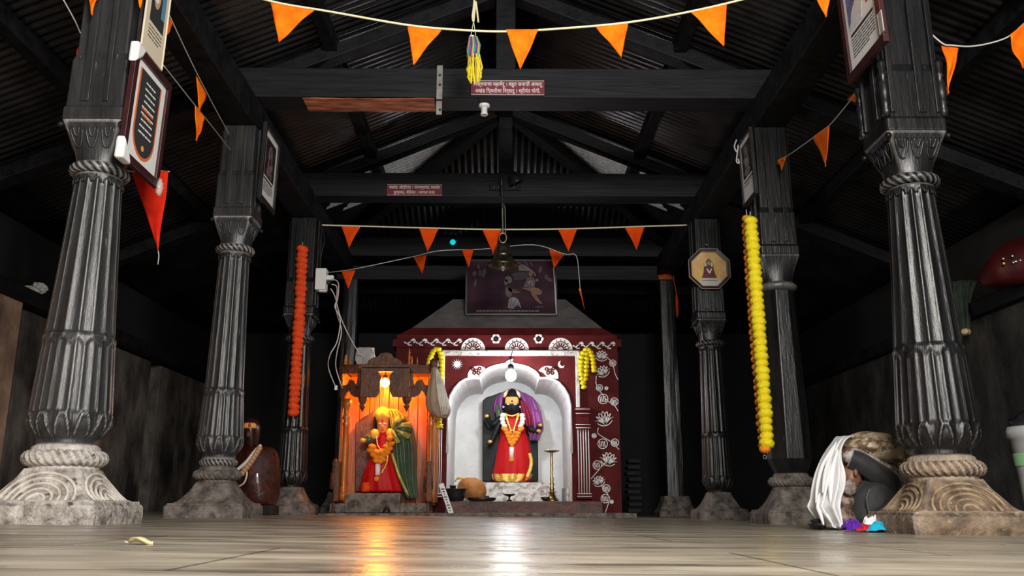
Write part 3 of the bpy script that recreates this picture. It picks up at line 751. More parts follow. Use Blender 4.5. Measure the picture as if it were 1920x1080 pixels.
for pts in (sr_, [(1924 - x, y) for x, y in reversed(sr_)]):
    o = paint('painted_side_rosette', [pts]); mm = M()
    cx = sum(p[0] for p in pts) / len(pts); cy = sum(p[1] for p in pts) / len(pts) - 1
    for dx, dy in ((0, 0), (-7, -3), (7, -4), (-4, 5), (5, 5)):
        mm.tube([Vector((Q(*q)[0], FACE - 0.005, Q(*q)[1])) for q in circ(cx + dx * .9, cy + dy * .9, 2.6, 10)], 0.010, 5, close=True)
    mm.build('rosette_rings', MAROONP, o)
def scroll(x0, x1, y, n):
    ls = [[(x0 + (x1 - x0) * i / 40, y + 3 * math.sin(TAU * n * i / 40)) for i in range(41)]]
    for k in range(n):
        x = x0 + (x1 - x0) * (k + .5) / n
        ls.append([(x, y), (x + 5, y - 5), (x + 9, y - 4), (x + 9, y), (x + 6, y + 1)])
        ls.append([(x - 6, y + 2), (x - 2, y + 6), (x + 3, y + 6)])
    return ls
paint('painted_scroll', lines=scroll(758, 866, 641, 5), lw=0.008)
paint('painted_scroll', lines=scroll(1074, 1153, 647, 4), lw=0.008)
def lotus(cx, cy, s, tilt):
    ls = []; ct, st = math.cos(R(tilt)), math.sin(R(tilt))
    def tr(u, v): return (cx + s * (u * ct - v * st), cy + s * (u * st + v * ct))
    for k in range(-3, 4):
        a = k * 0.42
        ux, uy = math.sin(a), -math.cos(a)
        w = 0.2
        ls.append([tr(0, .55), tr(.55 * ux - w * math.cos(a), .25 + .55 * uy), tr(1.05 * ux, .35 + 1.15 * uy), tr(.55 * ux + w * math.cos(a), .25 + .55 * uy), tr(0, .55)])
    ls.append([tr(-.8, .3), tr(-.4, .6), tr(0, .68), tr(.4, .6), tr(.8, .3)])
    return ls
def leaf(cx, cy, r):
    return [circ(cx, cy, r, 14) + [(cx + r, cy)]] + [[(cx - r * .7 + r * .35 * k, cy - r * .55), (cx - r * .5 + r * .35 * k, cy + r * .6)] for k in range(4)]
for cx, cy, s, t in ((1128, 668, 13, 8), (1131, 697, 14, -25), (1133, 786, 18, -12), (1141, 862, 17, 15), (1123, 903, 13, -20)):
    paint('painted_lotus', lines=lotus(cx, cy, s, t), lw=0.005)
for pts, leaves in (([(1135, 668), (1148, 680), (1153, 700), (1159, 712)], [(1149, 681, 6)]),
                    ([(1118, 705), (1118, 720), (1124, 732), (1140, 752), (1150, 757), (1159, 771)], [(1124, 727, 6), (1131, 748, 9), (1152, 753, 7), (1137, 728, 3)]),
                    ([(1122, 802), (1121, 812), (1130, 819), (1145, 828), (1161, 843)], [(1130, 832, 9), (1153, 830, 7), (1114, 817, 4)]),
                    ([(1134, 868), (1122, 882), (1108, 898)], [(1120, 872, 8)]),
                    ([(1128, 912), (1138, 924), (1142, 938), (1135, 961)], [(1137, 916, 7), (1135, 935, 8), (1147, 941, 3)])):
    ls = [pts]
    for q in leaves: ls += leaf(*q)
    paint('painted_vine', lines=ls, lw=0.005)

# low stone step in front of the shrine and altar
stp = M(); stp.box((-0.28, 9.765, 0.012), (3.3, 0.71, 0.05)); tag(stp.build('stone_step', STONED, bev=0.01), 'low worn stone step under the shrine and the wooden altar', 'step')

# ------------------------------------------------------------------ bulbs
def bulb(label, c, r, m_, wire=None):
    root = thing('light_bulb', label, 'light bulb', c)
    M().ball(c, (r, r, r * 1.1), 20, 14).build('glass_globe', m_, root, smooth=True)
    M().lathe([(r * 0.45, r * 0.9), (r * 0.55, r * 1.3), (r * 0.55, r * 1.9), (r * 0.3, r * 2.1)], 16, None, c).build('bulb_cap', IRON, root, smooth=True)
    if wire:
        M().tube(spline(wire, 6), 0.006, 6).build('wire', BLACK, root, smooth=True)
    return root
GLOWW = mat('lit white bulb', (1, 1, 1), emit=(0.90, 0.95, 1.0), es=270)
GLOWO = mat('lit warm bulb', (1, 0.8, 0.4), emit=(1.0, 0.33, 0.035), es=620)
c = P(958, 704, YF - 0.36)
bulb('dazzling cool white bulb hanging in the top of the white arch', c, 0.062, GLOWW, [c + Vector((0, 0, 0.12)), c + Vector((0.0, 0.1, 0.22)), c + Vector((0.02, 0.325, 0.34))])
c = P(722, 718, 9.72)
bulb('glowing warm bulb under the carved canopy of the wooden altar', c, 0.045, GLOWO, [c + Vector((0, 0, 0.09)), c + Vector((0, 0.02, 0.15))])

# ------------------------------------------------------------------ bunting
def pennant(root, tl, tr, tip, Y, m_, wave=0.012, name='pennant'):
    """one triangular flag read from the photo: its two upper corners and its tip"""
    if not isinstance(Y, (tuple, list)): Y = (Y, Y, Y)
    A, B, T = P(*tl, Y[0]), P(*tr, Y[1]), P(*tip, Y[2])
    rows = []; n = 12; ph = random.uniform(0, 6)
    for i in range(n + 1):
        t = i / n; r = []
        a = A.lerp(T, t); b = B.lerp(T, t)
        for j in range(9):
            u = j / 8; p = a.lerp(b, u)
            p.y += wave * t * (1 - t * 0.3) * math.sin(ph + 5 * u + 3 * t) + wave * 0.6 * math.sin(ph + 7 * t)
            k = 1 - t
            p.x += 0.004 * math.sin(9 * t + ph) * (u - .5) * k
            r.append(p)
        rows.append(r)
    o = M().grid(rows).build(name, m_, root, smooth=True, solid=0.003)
    return o

def bunting(label, string, flags, m_=ORANGE, sr=0.006, sm=STRING, group=None, wave=0.012):
    """string: (px, py, Y); flags: (tl, tr, tip, Y)"""
    pts = [P(*q) for q in string]
    root = thing('bunting', label, 'bunting', pts[0], group)
    M().tube(spline(pts, 6), sr, 6).build('string', sm, root, smooth=True)
    for f in flags: pennant(root, f[0], f[1], f[2], f[3], f[4] if len(f) > 4 else m_, wave)
    return root
y1 = 4.5
bunting('near string of bright orange pennants across the hall between the two front columns',
        [(318, -112, y1), (420, -30, y1), (507, 2, y1), (620, 22, y1), (764, 47, y1), (860, 56, y1), (948, 59, y1), (1060, 53, y1), (1178, 42, y1), (1293, 22, y1), (1400, -3, y1), (1515, -35, y1), (1578, -100, y1)],
        [((507, 2), (590, 17), (523, 78), y1), ((764, 46), (827, 56), (775, 120), y1), ((948, 56), (1010, 56), (976, 131), y1), ((1117, 49), (1178, 42), (1165, 107), y1), ((1293, 22), (1363, 7), (1357, 87), y1), ((1512, -32), (1566, -47), (1549, 32), y1)], sr=0.0065)
y2 = 9.12
bunting('second string of orange pennants tied straight between the two rear columns',
        [(604, 422, y2), (640, 423, y2), (785, 427, y2), (925, 430, y2), (1066, 429, y2), (1190, 425, y2), (1288, 422, y2)],
        [((640, 423), (676, 424), (654, 464), y2), ((785, 427), (823, 428), (802, 472), y2), ((904, 429), (942, 430), (925, 477), y2), ((1046, 430), (1083, 428), (1066, 471), y2), ((1172, 426), (1209, 424), (1194, 468), y2)], m_=ORANGER, sr=0.008, sm=STRING)
y3 = 10.2
bunting('slack rear string of small dull orange pennants in front of the dark painting',
        [(604, 512, 9.35), (640, 508, y3), (676, 502, y3), (775, 481, y3), (825, 470, y3), (905, 467, y3), (1000, 459, y3), (1058, 476, y3), (1080, 479, y3), (1086, 520, y3), (1088, 545, y3)],
        [((640, 508), (666, 507), (653, 541), y3), ((775, 482), (800, 478), (792, 513), y3), ((866, 469), (888, 467), (879, 501), y3), ((1030, 467), (1058, 477), (1039, 503), y3), ((1085, 541), (1089, 540), (1096, 579), (y3, y3, y3))], m_=ORANGER, sr=0.005, sm=STRINGG, wave=0.006)
bunting('two orange pennants on a thin string from the picture column toward the column behind it',
        [(300, -10, 4.68), (325, 45, 4.9), (350, 98, 5.25), (372, 143, 5.6), (400, 197, 6.1), (432, 256, 6.74)],
        [((305, 16), (326, 46), (308, 75), (4.7, 4.9, 4.75)), ((368, 142), (388, 178), (373, 212), (5.6, 5.75, 5.65))], sr=0.004, sm=STRINGG)
bunting('single curled orange pennant on the lower thin string by the picture column',
        [(306, 122, 4.7), (340, 165, 5.1), (366, 198, 5.45), (400, 240, 6.0), (434, 284, 6.74)],
        [((366, 198), (386, 222), (369, 265), (5.45, 5.6, 5.5))], sr=0.0035, sm=STRINGG, wave=0.02)
bunting('dull red pennant on a string outside the column with the wrapped picture',
        [(118, -2, 4.1), (140, 38, 4.25), (156, 70, 4.4), (190, 105, 4.5)],
        [((155, 68), (169, 92), (136, 134), (4.4, 4.45, 4.4), REDCLOTH)], sr=0.004, sm=STRINGG, wave=0.02)
bunting('two orange pennants hung on the front of the column with the wrapped picture',
        [(150, -30, 4.29), (168, -14, 4.29), (190, -25, 4.29), (252, -40, 4.29), (276, -38, 4.29), (300, -60, 4.29)], [((163, -16), (189, -24), (172, 28), 4.28), ((250, -40), (280, -39), (262, 14), 4.28)], sr=0.004, sm=STRINGG)
rp = bunting('large red pennant hanging behind the column with the wrapped picture',
        [(212, 312, 4.66), (250, 322, 5.02), (285, 320, 5.05), (318, 322, 5.08)],
        [((247, 322), (317, 321), (297, 470), 5.04, REDCLOTH)], sr=0.004, sm=STRINGG)
M().tube([P(296, 466, 5.04), P(298, 480, 5.04), P(296, 496, 5.04)], 0.003, 5).build('tail_thread', STRINGG, rp, smooth=True)
bunting('short string with three orange pennants from the massive column to the eight sided column',
        [(1652, 140, 4.66), (1614, 165, 4.75), (1585, 200, 4.95), (1556, 234, 5.3), (1525, 258, 5.7), (1480, 290, 6.3), (1462, 302, 6.68)],
        [((1590, 185), (1615, 160), (1613, 202), (4.9, 4.75, 4.75)), ((1525, 256), (1556, 233), (1549, 311), (5.7, 5.3, 5.5)), ((1457, 300), (1474, 292), (1466, 319), (6.68, 6.5, 6.6))], sr=0.004, sm=STRINGG, wave=0.016)
bunting('string with a curled and a ragged orange pennant beyond the massive black column',
        [(1742, 60, 4.7), (1768, 82, 4.7), (1785, 85, 4.7), (1820, 87, 4.7), (1860, 80, 4.7), (1892, 68, 4.7), (1918, 46, 4.7), (1960, 10, 4.7)],
        [((1768, 83), (1800, 84), (1778, 176), 4.7), ((1890, 68), (1926, 40), (1919, 128), 4.7)], sr=0.005, sm=STRINGG, wave=0.03)

# ------------------------------------------------------------------ marigold garlands
def blossom_mesh(name, r, m_, seed=0, squash=0.72):
    rnd = random.Random(seed)
    a0, b0 = rnd.uniform(0, 6), rnd.uniform(0, 6)
    mm = M().ball((0, 0, 0), (r, r, r * squash), 22, 12, lambda a, t: 1 + 0.10 * math.sin(8 * a + a0) * math.cos(5 * t) + 0.06 * math.sin(13 * a + 6 * t + b0))
    me = bpy.data.meshes.new(name); me.from_pydata([tuple(p) for p in mm.v], [], mm.f); me.materials.append(m_)
    me.polygons.foreach_set('use_smooth', [True] * len(me.polygons)); return me

def blossoms(root, pts, meshes, name='marigold', tilt=0.25):
    L = org(root)
    for i, p in enumerate(pts):
        o = bpy.data.objects.new(name, meshes[i % len(meshes)]); COL.objects.link(o); o.parent = root
        o.location = Vector(p) - L
        o.rotation_euler = (random.uniform(-tilt, tilt), random.uniform(-tilt, tilt), random.uniform(0, 6.28))
        k = random.uniform(0.93, 1.07); o.scale = (k, k, k)

def along(pts, n):
    pts = [Vector(p) for p in pts]; d = [0]
    for a, b in zip(pts, pts[1:]): d.append(d[-1] + (b - a).length)
    out = []
    for i in range(n):
        s = d[-1] * (i + 0.5) / n; j = max(k for k in range(len(d) - 1) if d[k] <= s)
        t = (s - d[j]) / max(1e-6, d[j + 1] - d[j]); out.append(pts[j].lerp(pts[j + 1], t))
    return out

def garland(label, pts, n, r, m_, hook=True, name='marigold', cat='garland', seed=0, group=None, squash=0.72):
    path = spline(pts, 8); root = thing('flower_garland', label, cat, path[0], group)
    ms = [blossom_mesh('marigold', r, m_, seed + k, squash) for k in range(3)]
    blossoms(root, along(path, n), ms, name)
    ends = [Vector(path[0]) + Vector((0, 0, 0.05))] if hook else []
    M().tube(ends + [Vector(p) for p in path] + ([Vector(path[-1]) + Vector((0, 0, -0.05))] if hook else []), 0.004, 5).build('thread', STRINGG, root, smooth=True)
    return root
ya = 6.55
g = garland('long bright yellow marigold garland hanging in front of the eight sided black column', [P(1407, 408, ya), P(1416, 520, ya), P(1425, 640, ya), P(1434, 760, ya), P(1438, 838, ya)], 33, 0.052, MARI_Y, seed=1)
M().ball(P(1434, 842, ya), (0.042, 0.042, 0.032), 16, 10, lambda a, t: 1 + 0.1 * math.sin(8 * a)).build('marigold', MARI_O, g, smooth=True)
pr = P(1434, 857, ya)
M().tube([pr + Vector((0.012 * math.cos(TAU * k / 10), 0, 0.014 * math.sin(TAU * k / 10))) for k in range(10)], 0.003, 5, close=True).build('end_ring', STRAP, g, smooth=True)
garland('orange marigold garland half hidden behind the bright yellow one', [P(1400, 404, 6.66), P(1407, 520, 6.66), P(1416, 640, 6.66), P(1426, 760, 6.66), P(1432, 842, 6.66)], 34, 0.040, MARI_O, seed=5)
garland('long red orange marigold garland hanging on the slim rear column', [P(567, 462, 9.06), P(563, 560, 9.06), P(557, 660, 9.06), P(550, 779, 9.06)], 29, 0.060, MARI_R, seed=9)
garland('yellow marigold garland half hidden behind the column with the wrapped picture', [P(149, 372, 5.0), P(146, 405, 5.0), P(142, 440, 5.0), P(139, 475, 5.0)], 8, 0.032, MARI_Y, hook=False, seed=12)
q = bpy.data.objects['flower_garland.003']; M().tube([P(149, 372, 5.0), Vector((-2.25, 5.0, 3.2))], 0.003, 5).build('hanging_thread', STRINGG, q)
def cluster(label, strands, m_, r, seed, Y):
    root = thing('flower_garland', label, 'garland', P(*strands[0][0][0], Y)); ms = [blossom_mesh('marigold', r, m_, seed + k) for k in range(3)]
    for pts, n in strands:
        path = spline([P(*q, Y) for q in pts], 6)
        blossoms(root, along(path, n), ms)
        M().tube(path, 0.004, 5).build('thread', STRINGG, root)
    return root
cluster('looped yellow marigold garland hung on the shrine frame corner over the lotus vines', [([(1101, 653), (1091, 668), (1090, 700), (1096, 730)], 10), ([(1101, 653), (1110, 668), (1114, 698)], 7), ([(1100, 660), (1099, 690), (1097, 715)], 7)], MARI_Y, 0.036, 20, YF - 0.09)
cluster('looped yellow marigold garland hung on the shrine frame corner above the cloth bag', [([(820, 652), (811, 662), (803, 682)], 6), ([(820, 652), (827, 668), (828, 695), (826, 712)], 8)], MARI_Y, 0.036, 25, YF - 0.09)
cluster('short piece of yellow marigold garland below the cloth bag', [([(823, 784), (822, 794), (824, 802)], 3)], MARI_Y, 0.036, 27, 9.75)

# ------------------------------------------------------------------ framed pictures
def framed(name, label, O, U, V, w, h, fw, fm, th=0.03, cat='picture', mount=PAPER, body='mount'):
    """O: lower left corner of the frame as one looks at it; U to the right, V up"""
    O, U, V = Vector(O), Vector(U).normalized(), Vector(V).normalized()
    root = thing(name, label, cat, O)
    for nm, p0, a, b in (('frame_bar', (0, 0), w, fw), ('frame_bar', (0, h - fw), w, fw), ('frame_bar', (0, fw), fw, h - 2 * fw), ('frame_bar', (w - fw, fw), fw, h - 2 * fw)):
        M().plate([(p0[0], p0[1]), (p0[0] + a, p0[1]), (p0[0] + a, p0[1] + b), (p0[0], p0[1] + b)], O, U, V, -th * 0.3, th).build(nm, fm, root, bev=0.003)
    M().plate([(fw * .8, fw * .8), (w - fw * .8, fw * .8), (w - fw * .8, h - fw * .8), (fw * .8, h - fw * .8)], O, U, V, -th * 0.25, th * 0.45).build(body, mount, root)
    def art(nm, polys, m_, lift=0.001):
        mm = M()
        for p in polys: mm.plate(p, O, U, V, th * 0.2 + lift, 0.0008)
        return mm.build(nm, m_, root)
    return root, art
def rect(x, y, w, h): return [(x, y), (x + w, y), (x + w, y + h), (x, y + h)]
def ell(cx, cy, rx, ry, n=20, a0=0, a1=360): return [(cx + rx * math.cos(R(a0 + (a1 - a0) * i / n)), cy + ry * math.sin(R(a0 + (a1 - a0) * i / n))) for i in range(n + (0 if a1 - a0 == 360 else 1))]
def textlines(x, y, w, n, dy, h=0.006, seed=1):
    rnd = random.Random(seed); out = []
    for k in range(n):
        u = x
        while u < x + w * (1 if k < n - 1 else .7):
            l = rnd.uniform(0.02, 0.06); out.append(rect(u, y - k * dy, min(l, x + w - u), h)); u += l + 0.007
    return out
PUR = mat('purple grey print', (0.14, 0.07, 0.09), (0.30, 0.18, 0.20), rough=0.5, scale=(20, 20, 20))
GREYP = mat('grey print', (0.10, 0.095, 0.09), (0.34, 0.32, 0.29), rough=0.5, scale=(24, 24, 24))
BLUEP = mat('dusty blue print', (0.12, 0.12, 0.26), (0.22, 0.22, 0.38), rough=0.5, scale=(24, 24, 24))
REDP = mat('red print', (0.55, 0.02, 0.03), rough=0.5)
ORP = mat('orange print edge', (0.75, 0.16, 0.05), rough=0.5)
CHAR = mat('charcoal print', (0.035, 0.035, 0.038), rough=0.5)
SKYP = mat('teal blue print', (0.10, 0.28, 0.40), rough=0.5)
TANP = mat('tan print', (0.50, 0.30, 0.14), (0.62, 0.42, 0.22), rough=0.5, scale=(18, 18, 18))
# on the first column: U runs along +Y (away from the camera) on a face turned to the nave (+X)
tilt = Vector((0.10, 0, 1)).normalized()
root, art = framed('framed_prayer_picture', 'plastic wrapped maroon frame with a dark rounded prayer panel on the near carved column', (-1.995, 4.25, 1.86), (0, 1, 0), (0.03, 0, 1), 0.49, 0.64, 0.045, FRAMEM)
def uround(x, y, w, h): return [(x, y + h), (x, y + w / 2)] + ell(x + w / 2, y + w / 2, w / 2, w / 2, 16, 180, 360) + [(x + w, y + h)]
art('orange_border', [uround(0.10, 0.075, 0.29, 0.485)], ORP, 0.0)
art('dark_panel', [uround(0.117, 0.094, 0.256, 0.466)], CHAR, 0.001)
lines = []
rnd = random.Random(4)
for k in range(9):
    w = 0.10 + 0.06 * rnd.random(); y = 0.50 - 0.036 * k; x = 0.245 - w / 2
    while x < 0.245 + w / 2:
        l = rnd.uniform(.02, .045); lines.append(rect(x, y, l, 0.010)); x += l + .008
art('lettering', lines, PAPER, 0.002); art('red_lettering', [rect(0.17, 0.345, 0.15, 0.011), rect(0.185, 0.31, 0.12, 0.011)], ORP, 0.003)
art('yellow_emblem', [ell(0.245, 0.14, 0.016, 0.016)], FORE, 0.002)
for (u, v, su, sv) in ((0, 0, 1, 1), (0, 0.64, 1, -1)):
    tri = [(u - .012 * su, v - .012 * sv), (u + .10 * su, v - .012 * sv), (u + .06 * su, v + .05 * sv), (u - .012 * su, v + .11 * sv)]
    if su * sv < 0: tri.reverse()
    M().plate(tri, (-1.995, 4.25, 1.86), (0, 1, 0), Vector((0.03, 0, 1)).normalized(), -.02, .05).build('corner_guard', WHITE, root, bev=.012)
M().ball((-1.97, 4.74, 1.87), (.02, .03, .05), 12, 8, lambda a, t: 1 + .2 * math.sin(3 * a + 5 * t)).build('plastic_corner', FOIL, root, smooth=True)
root, art = framed('poster', 'curling cream card with a dark portrait above the plastic wrapped prayer frame', (-2.0, 4.37, 2.555), (0, 1, 0), (0.02, 0, 1), 0.30, 0.66, 0.008, CREAM, th=0.012, mount=CREAM, body='card')
art('print', [rect(0.06, 0.20, 0.19, 0.40)], CHAR); art('blue_strip', [rect(0.20, 0.28, 0.05, 0.32)], SKYP, 0.002)
art('portrait_print', [ell(0.13, 0.40, 0.045, 0.10), ell(0.14, 0.53, 0.03, 0.04)], TANP, 0.002); art('sash_print', [ell(0.13, 0.45, 0.05, 0.02), ell(0.12, 0.36, 0.03, 0.025)], PAPER, 0.003)
art('lettering', textlines(0.06, 0.17, 0.19, 4, 0.022, 0.004), INK, 0.002)
root, art = framed('framed_portrait', 'black framed portrait print in a white mount on the column with two base rings', (-2.0, 6.73, 2.53), (0, 1, 0), (0.02, 0, 1), 0.47, 0.66, 0.04, FRAMEB)
art('print', [rect(0.09, 0.24, 0.29, 0.33)], PHOTOD); art('portrait_print', [ell(0.23, 0.44, 0.06, 0.09), ell(0.24, 0.36, 0.07, 0.06), ell(0.20, 0.29, 0.05, 0.035), ell(0.28, 0.28, 0.03, 0.03)], PUR, 0.002)
art('lettering', [rect(0.09, 0.205, 0.26, 0.016)] + textlines(0.10, 0.18, 0.26, 5, 0.018, 0.006), INK, 0.002)
# on the other side the faces are turned to -X: U runs towards the camera
root, art = framed('framed_portrait', 'maroon framed portrait print on the massive black column', (2.0, 4.64, 2.47), (0, -1, 0), (-0.03, 0, 1), 0.50, 0.72, 0.05, FRAMEM)
art('print', [rect(0.09, 0.28, 0.31, 0.37)], PAPER, 0.0005); art('red_panel', [rect(0.33, 0.33, 0.07, 0.32)], REDP, 0.002); art('blue_sleeve', [[(0.09, 0.31), (0.17, 0.38), (0.22, 0.50), (0.20, 0.65), (0.09, 0.65)]], BLUEP, 0.002)
art('garment_print', [[(0.10, 0.285), (0.26, 0.285), (0.30, 0.40), (0.22, 0.44), (0.14, 0.38)], [(0.24, 0.46), (0.33, 0.46), (0.34, 0.60), (0.25, 0.62)]], mat('pale print', (0.62, 0.62, 0.60), (0.75, 0.75, 0.73), scale=(30, 30, 30)), 0.003); art('black_belt', [[(0.18, 0.44), (0.20, 0.46), (0.33, 0.40), (0.32, 0.36)]], INK, 0.004)
art('lettering', [rect(0.10, 0.245, 0.30, 0.016)] + textlines(0.10, 0.225, 0.30, 7, 0.018, 0.005, 3), INK, 0.002)
M().plate(rect(0.47, 0.05, 0.05, 0.12), (2.0, 4.64, 2.47), (0, -1, 0), (-0.03, 0, 1), 0.02, 0.006).build('tape', FOIL, root)
root, art = framed('framed_portrait', 'slim black framed portrait print above the hanging marigold garlands', (2.0, 6.95, 2.52), (0, -1, 0), (-0.02, 0, 1), 0.37, 0.57, 0.022, FRAMEB)
art('print', [rect(0.06, 0.22, 0.25, 0.29)], PHOTOD); art('portrait_print', [ell(0.18, 0.42, 0.035, 0.05), ell(0.18, 0.34, 0.055, 0.07), ell(0.18, 0.26, 0.08, 0.035)], GREYP, 0.002)
art('lettering', [rect(0.07, 0.185, 0.24, 0.012)] + textlines(0.07, 0.165, 0.22, 2, 0.016, 0.004), INK, 0.002)
sw = M().tube(spline([P(1381, 262, 6.9), P(1377, 275, 6.9), P(1382, 285, 6.9), P(1384, 272, 6.9), P(1382, 290, 6.9), P(1381, 303, 6.9), P(1386, 306, 6.9), P(1384, 298, 6.9)], 5), 0.006, 6).build('string_loop', STRINGG, smooth=True)
tag(sw, 'knotted grey string dangling beside the slim black portrait frame', 'string')
# eight sided picture
yo = 9.12; c = P(1329, 505, yo); r0 = P(1368, 505, yo).x - c.x
root = thing('eight_sided_picture', 'eight sided dark wooden frame with a golden picture of a seated saint', 'picture', c)
oct_ = lambda r: [(r * math.cos(R(22.5 + 45 * k)) / math.cos(R(22.5)), r * math.sin(R(22.5 + 45 * k)) / math.cos(R(22.5))) for k in range(8)]
mm = M(); oo, ii = oct_(r0), oct_(r0 * 0.83); N = Vector((0, -1, 0))
vs = [c + Vector((a, -d, b)) for d in (0.0, 0.035) for a, b in oo] + [c + Vector((a, -d, b)) for d in (0.0, 0.028) for a, b in ii]
fs = []
for k in range(8):
    q = (k + 1) % 8
    fs += [(k, q, 8 + q, 8 + k), (8 + k, 8 + q, 24 + q, 24 + k), (24 + k, 24 + q, 16 + q, 16 + k), (16 + k, 16 + q, q, k)]
mm.add(vs, fs).build('frame', FRAMEM, root, bev=0.004)
mm = M(); mm.tube([c + Vector((a, -0.036, b)) for a, b in oct_(r0 * .985)], 0.004, 5, close=True); mm.tube([c + Vector((a, -0.030, b)) for a, b in oct_(r0 * .85)], 0.003, 5, close=True)
mm.build('silver_bead', mat('pale frame bead', (0.6, 0.5, 0.46), rough=0.3, metal=0.5), root)
def oart(nm, polys, m_, lift): 
    mm = M()
    for p in polys: mm.plate([(a * r0, b * r0) for a, b in p], c, (1, 0, 0), (0, 0, 1), 0.012 + lift, 0.0008)
    return mm.build(nm, m_, root)
oart('golden_ground', [oct_(0.84)], mat('golden print', (0.80, 0.44, 0.14), (0.92, 0.66, 0.30), scale=(9, 9, 9), rough=0.5), 0)
oart('stone_steps', [[(-.5, -.84), (.5, -.84), (.56, -.56), (-.5, -.56)], rect(-.36, -.58, .72, .14)], mat('pale grey print', (0.62, 0.6, 0.56), rough=0.5), .002)
oart('niche', [[(-.34, -.45), (-.32, .2), (0, .56), (.28, .2), (.32, -.45)]], mat('olive print', (0.36, 0.26, 0.08), rough=0.5), .002)
oart('yellow_cloth', [[(-.36, -.46), (-.33, .2), (-.22, .25), (-.25, -.45)], [(.24, -.45), (.22, .25), (.34, .18), (.42, -.45)], [(-.8, -.5), (-.55, -.1), (-.36, -.46)]], mat('yellow print', (0.80, 0.55, 0.08), rough=0.5), .003)
oart('saint', [[(-.38, -.45), (-.28, -.2), (-.24, .15), (.2, .15), (.26, -.2), (.36, -.45)], ell(0, .3, .11, .16)], mat('maroon print', (0.12, 0.015, 0.02), (0.2, 0.04, 0.04), scale=(20, 20, 20), rough=0.5), .004)
oart('garland', [[(-.15, .02), (-.02, -.22), (.04, -.22), (.15, .02), (.09, .02), (.01, -.12), (-.09, .02)], rect(-.21, .12, .07, .2), rect(.1, .12, .07, .2)], PAPER, .005)
oart('face', [ell(0, .29, .075, .11)], TANP, .005)
M().ball(P(1325, 459, yo), 0.012, 8, 6).build('nail', STRAP, root, smooth=True)
# painting leaning on the shrine roof
yp = 10.72
TL, TR_, BR, BL = P(871, 487, yp), P(1042, 487, yp), P(1045, 592, yp), P(872, 592, yp)
w, h = (BR - BL).length, (TL - BL).length
root, art = framed('painting', 'large dark painting of people by a tent, standing on the shrine roof', BL, (1, 0, 0), (0, 0, 1), w, h, 0.025, FRAMEB, th=0.04, mount=mat('dark maroon painting', (0.020, 0.009, 0.016), (0.05, 0.02, 0.032), scale=(3, 3, 3), rough=0.7, spec=0.15), body='canvas')
sx, sy = w / 1350 * 1.158, h / 1080 * 1.50    # zoom units
def zp(*pts): return [((x - 75) / 1165 * w, (895 - y) / 720 * h) for x, y in pts]
def ze(cx, cy, rx, ry, rot=0, n=18):
    c_, s_ = math.cos(R(rot)), math.sin(R(rot))
    return zp(*[(cx + rx * math.cos(TAU * k / n) * c_ - ry * math.sin(TAU * k / n) * s_, cy + rx * math.cos(TAU * k / n) * s_ + ry * math.sin(TAU * k / n) * c_) for k in range(n)])
def pm(nm, c, k=1.5): return mat(nm, tuple(x / k for x in c), c, rough=0.7, spec=0.15, scale=(9, 9, 9))
art('tent_print', [zp((745, 260), (795, 232), (850, 255), (905, 300), (950, 335), (975, 375), (960, 398), (940, 350), (880, 322), (760, 318))], pm('grey tan paint', (0.17, 0.15, 0.125)), 0.001)
art('tent_wall', [zp((665, 362), (760, 332), (880, 340), (868, 420), (790, 438), (700, 440))], pm('dim grey paint', (0.055, 0.05, 0.05)), 0.001)
art('tent_flap_print', [zp((690, 205), (740, 203), (785, 212), (765, 228), (725, 250)), zp((825, 200), (842, 198), (880, 250), (862, 252)), zp((888, 196), (905, 200), (935, 262), (920, 264))], pm('dull grey paint', (0.085, 0.08, 0.09)), 0.002)
art('kneeling_woman_print', [ze(632, 440, 38, 42), ze(625, 590, 44, 72, -8), zp((610, 530), (650, 540), (690, 582), (770, 588), (775, 600), (690, 612), (630, 580)), zp((640, 530), (690, 565), (740, 560), (735, 572), (680, 580))], pm('dim skin paint', (0.13, 0.095, 0.085)), 0.002)
art('hair_print', [ze(618, 430, 42, 40), ze(590, 470, 22, 40)], PHOTOD, 0.003)
art('white_skirt', [zp((612, 800), (625, 700), (650, 665), (700, 660), (745, 690), (768, 740), (782, 800), (740, 760), (700, 790), (680, 810))], pm('pale skirt paint', (0.26, 0.25, 0.27)), 0.002)
art('skirt_folds_print', [zp((655, 680), (664, 680), (652, 805), (640, 805)), zp((715, 690), (724, 692), (692, 765), (676, 770)), zp((745, 710), (750, 712), (765, 775), (756, 772))], PHOTOD, 0.003)
art('seated_man_print', [ze(905, 362, 26, 36), zp((780, 540), (900, 545), (960, 535), (1000, 545), (1045, 580), (1048, 612), (1010, 635), (975, 628), (1010, 690), (1052, 742), (1030, 748), (960, 690), (925, 640), (905, 590), (860, 565)), ze(985, 440, 20, 20)], pm('brown skin paint', (0.20, 0.115, 0.075)), 0.002)
art('man_clothes_print', [zp((862, 405), (940, 400), (965, 450), (955, 530), (900, 545), (810, 530), (840, 470)), zp((930, 785), (1000, 772), (1095, 780), (1000, 795))], pm('dim robe paint', (0.11, 0.085, 0.095)), 0.0025)
art('robe_lines_print', [zp((868, 470), (905, 440), (915, 450), (880, 500)), zp((925, 450), (938, 445), (930, 510), (915, 515))], pm('pale robe paint', (0.25, 0.21, 0.20)), 0.003)
art('attendants_print', [ze(188, 360, 26, 34), ze(200, 480, 16, 52, 8), ze(240, 270, 14, 34, -10), ze(262, 350, 26, 46), ze(310, 350, 24, 62, 10), ze(1030, 300, 16, 50, 15), ze(1105, 400, 24, 34), ze(1150, 435, 34, 24, 30)], pm('faint figure paint', (0.095, 0.075, 0.08)), 0.002)
rnd = random.Random(3); cap = []
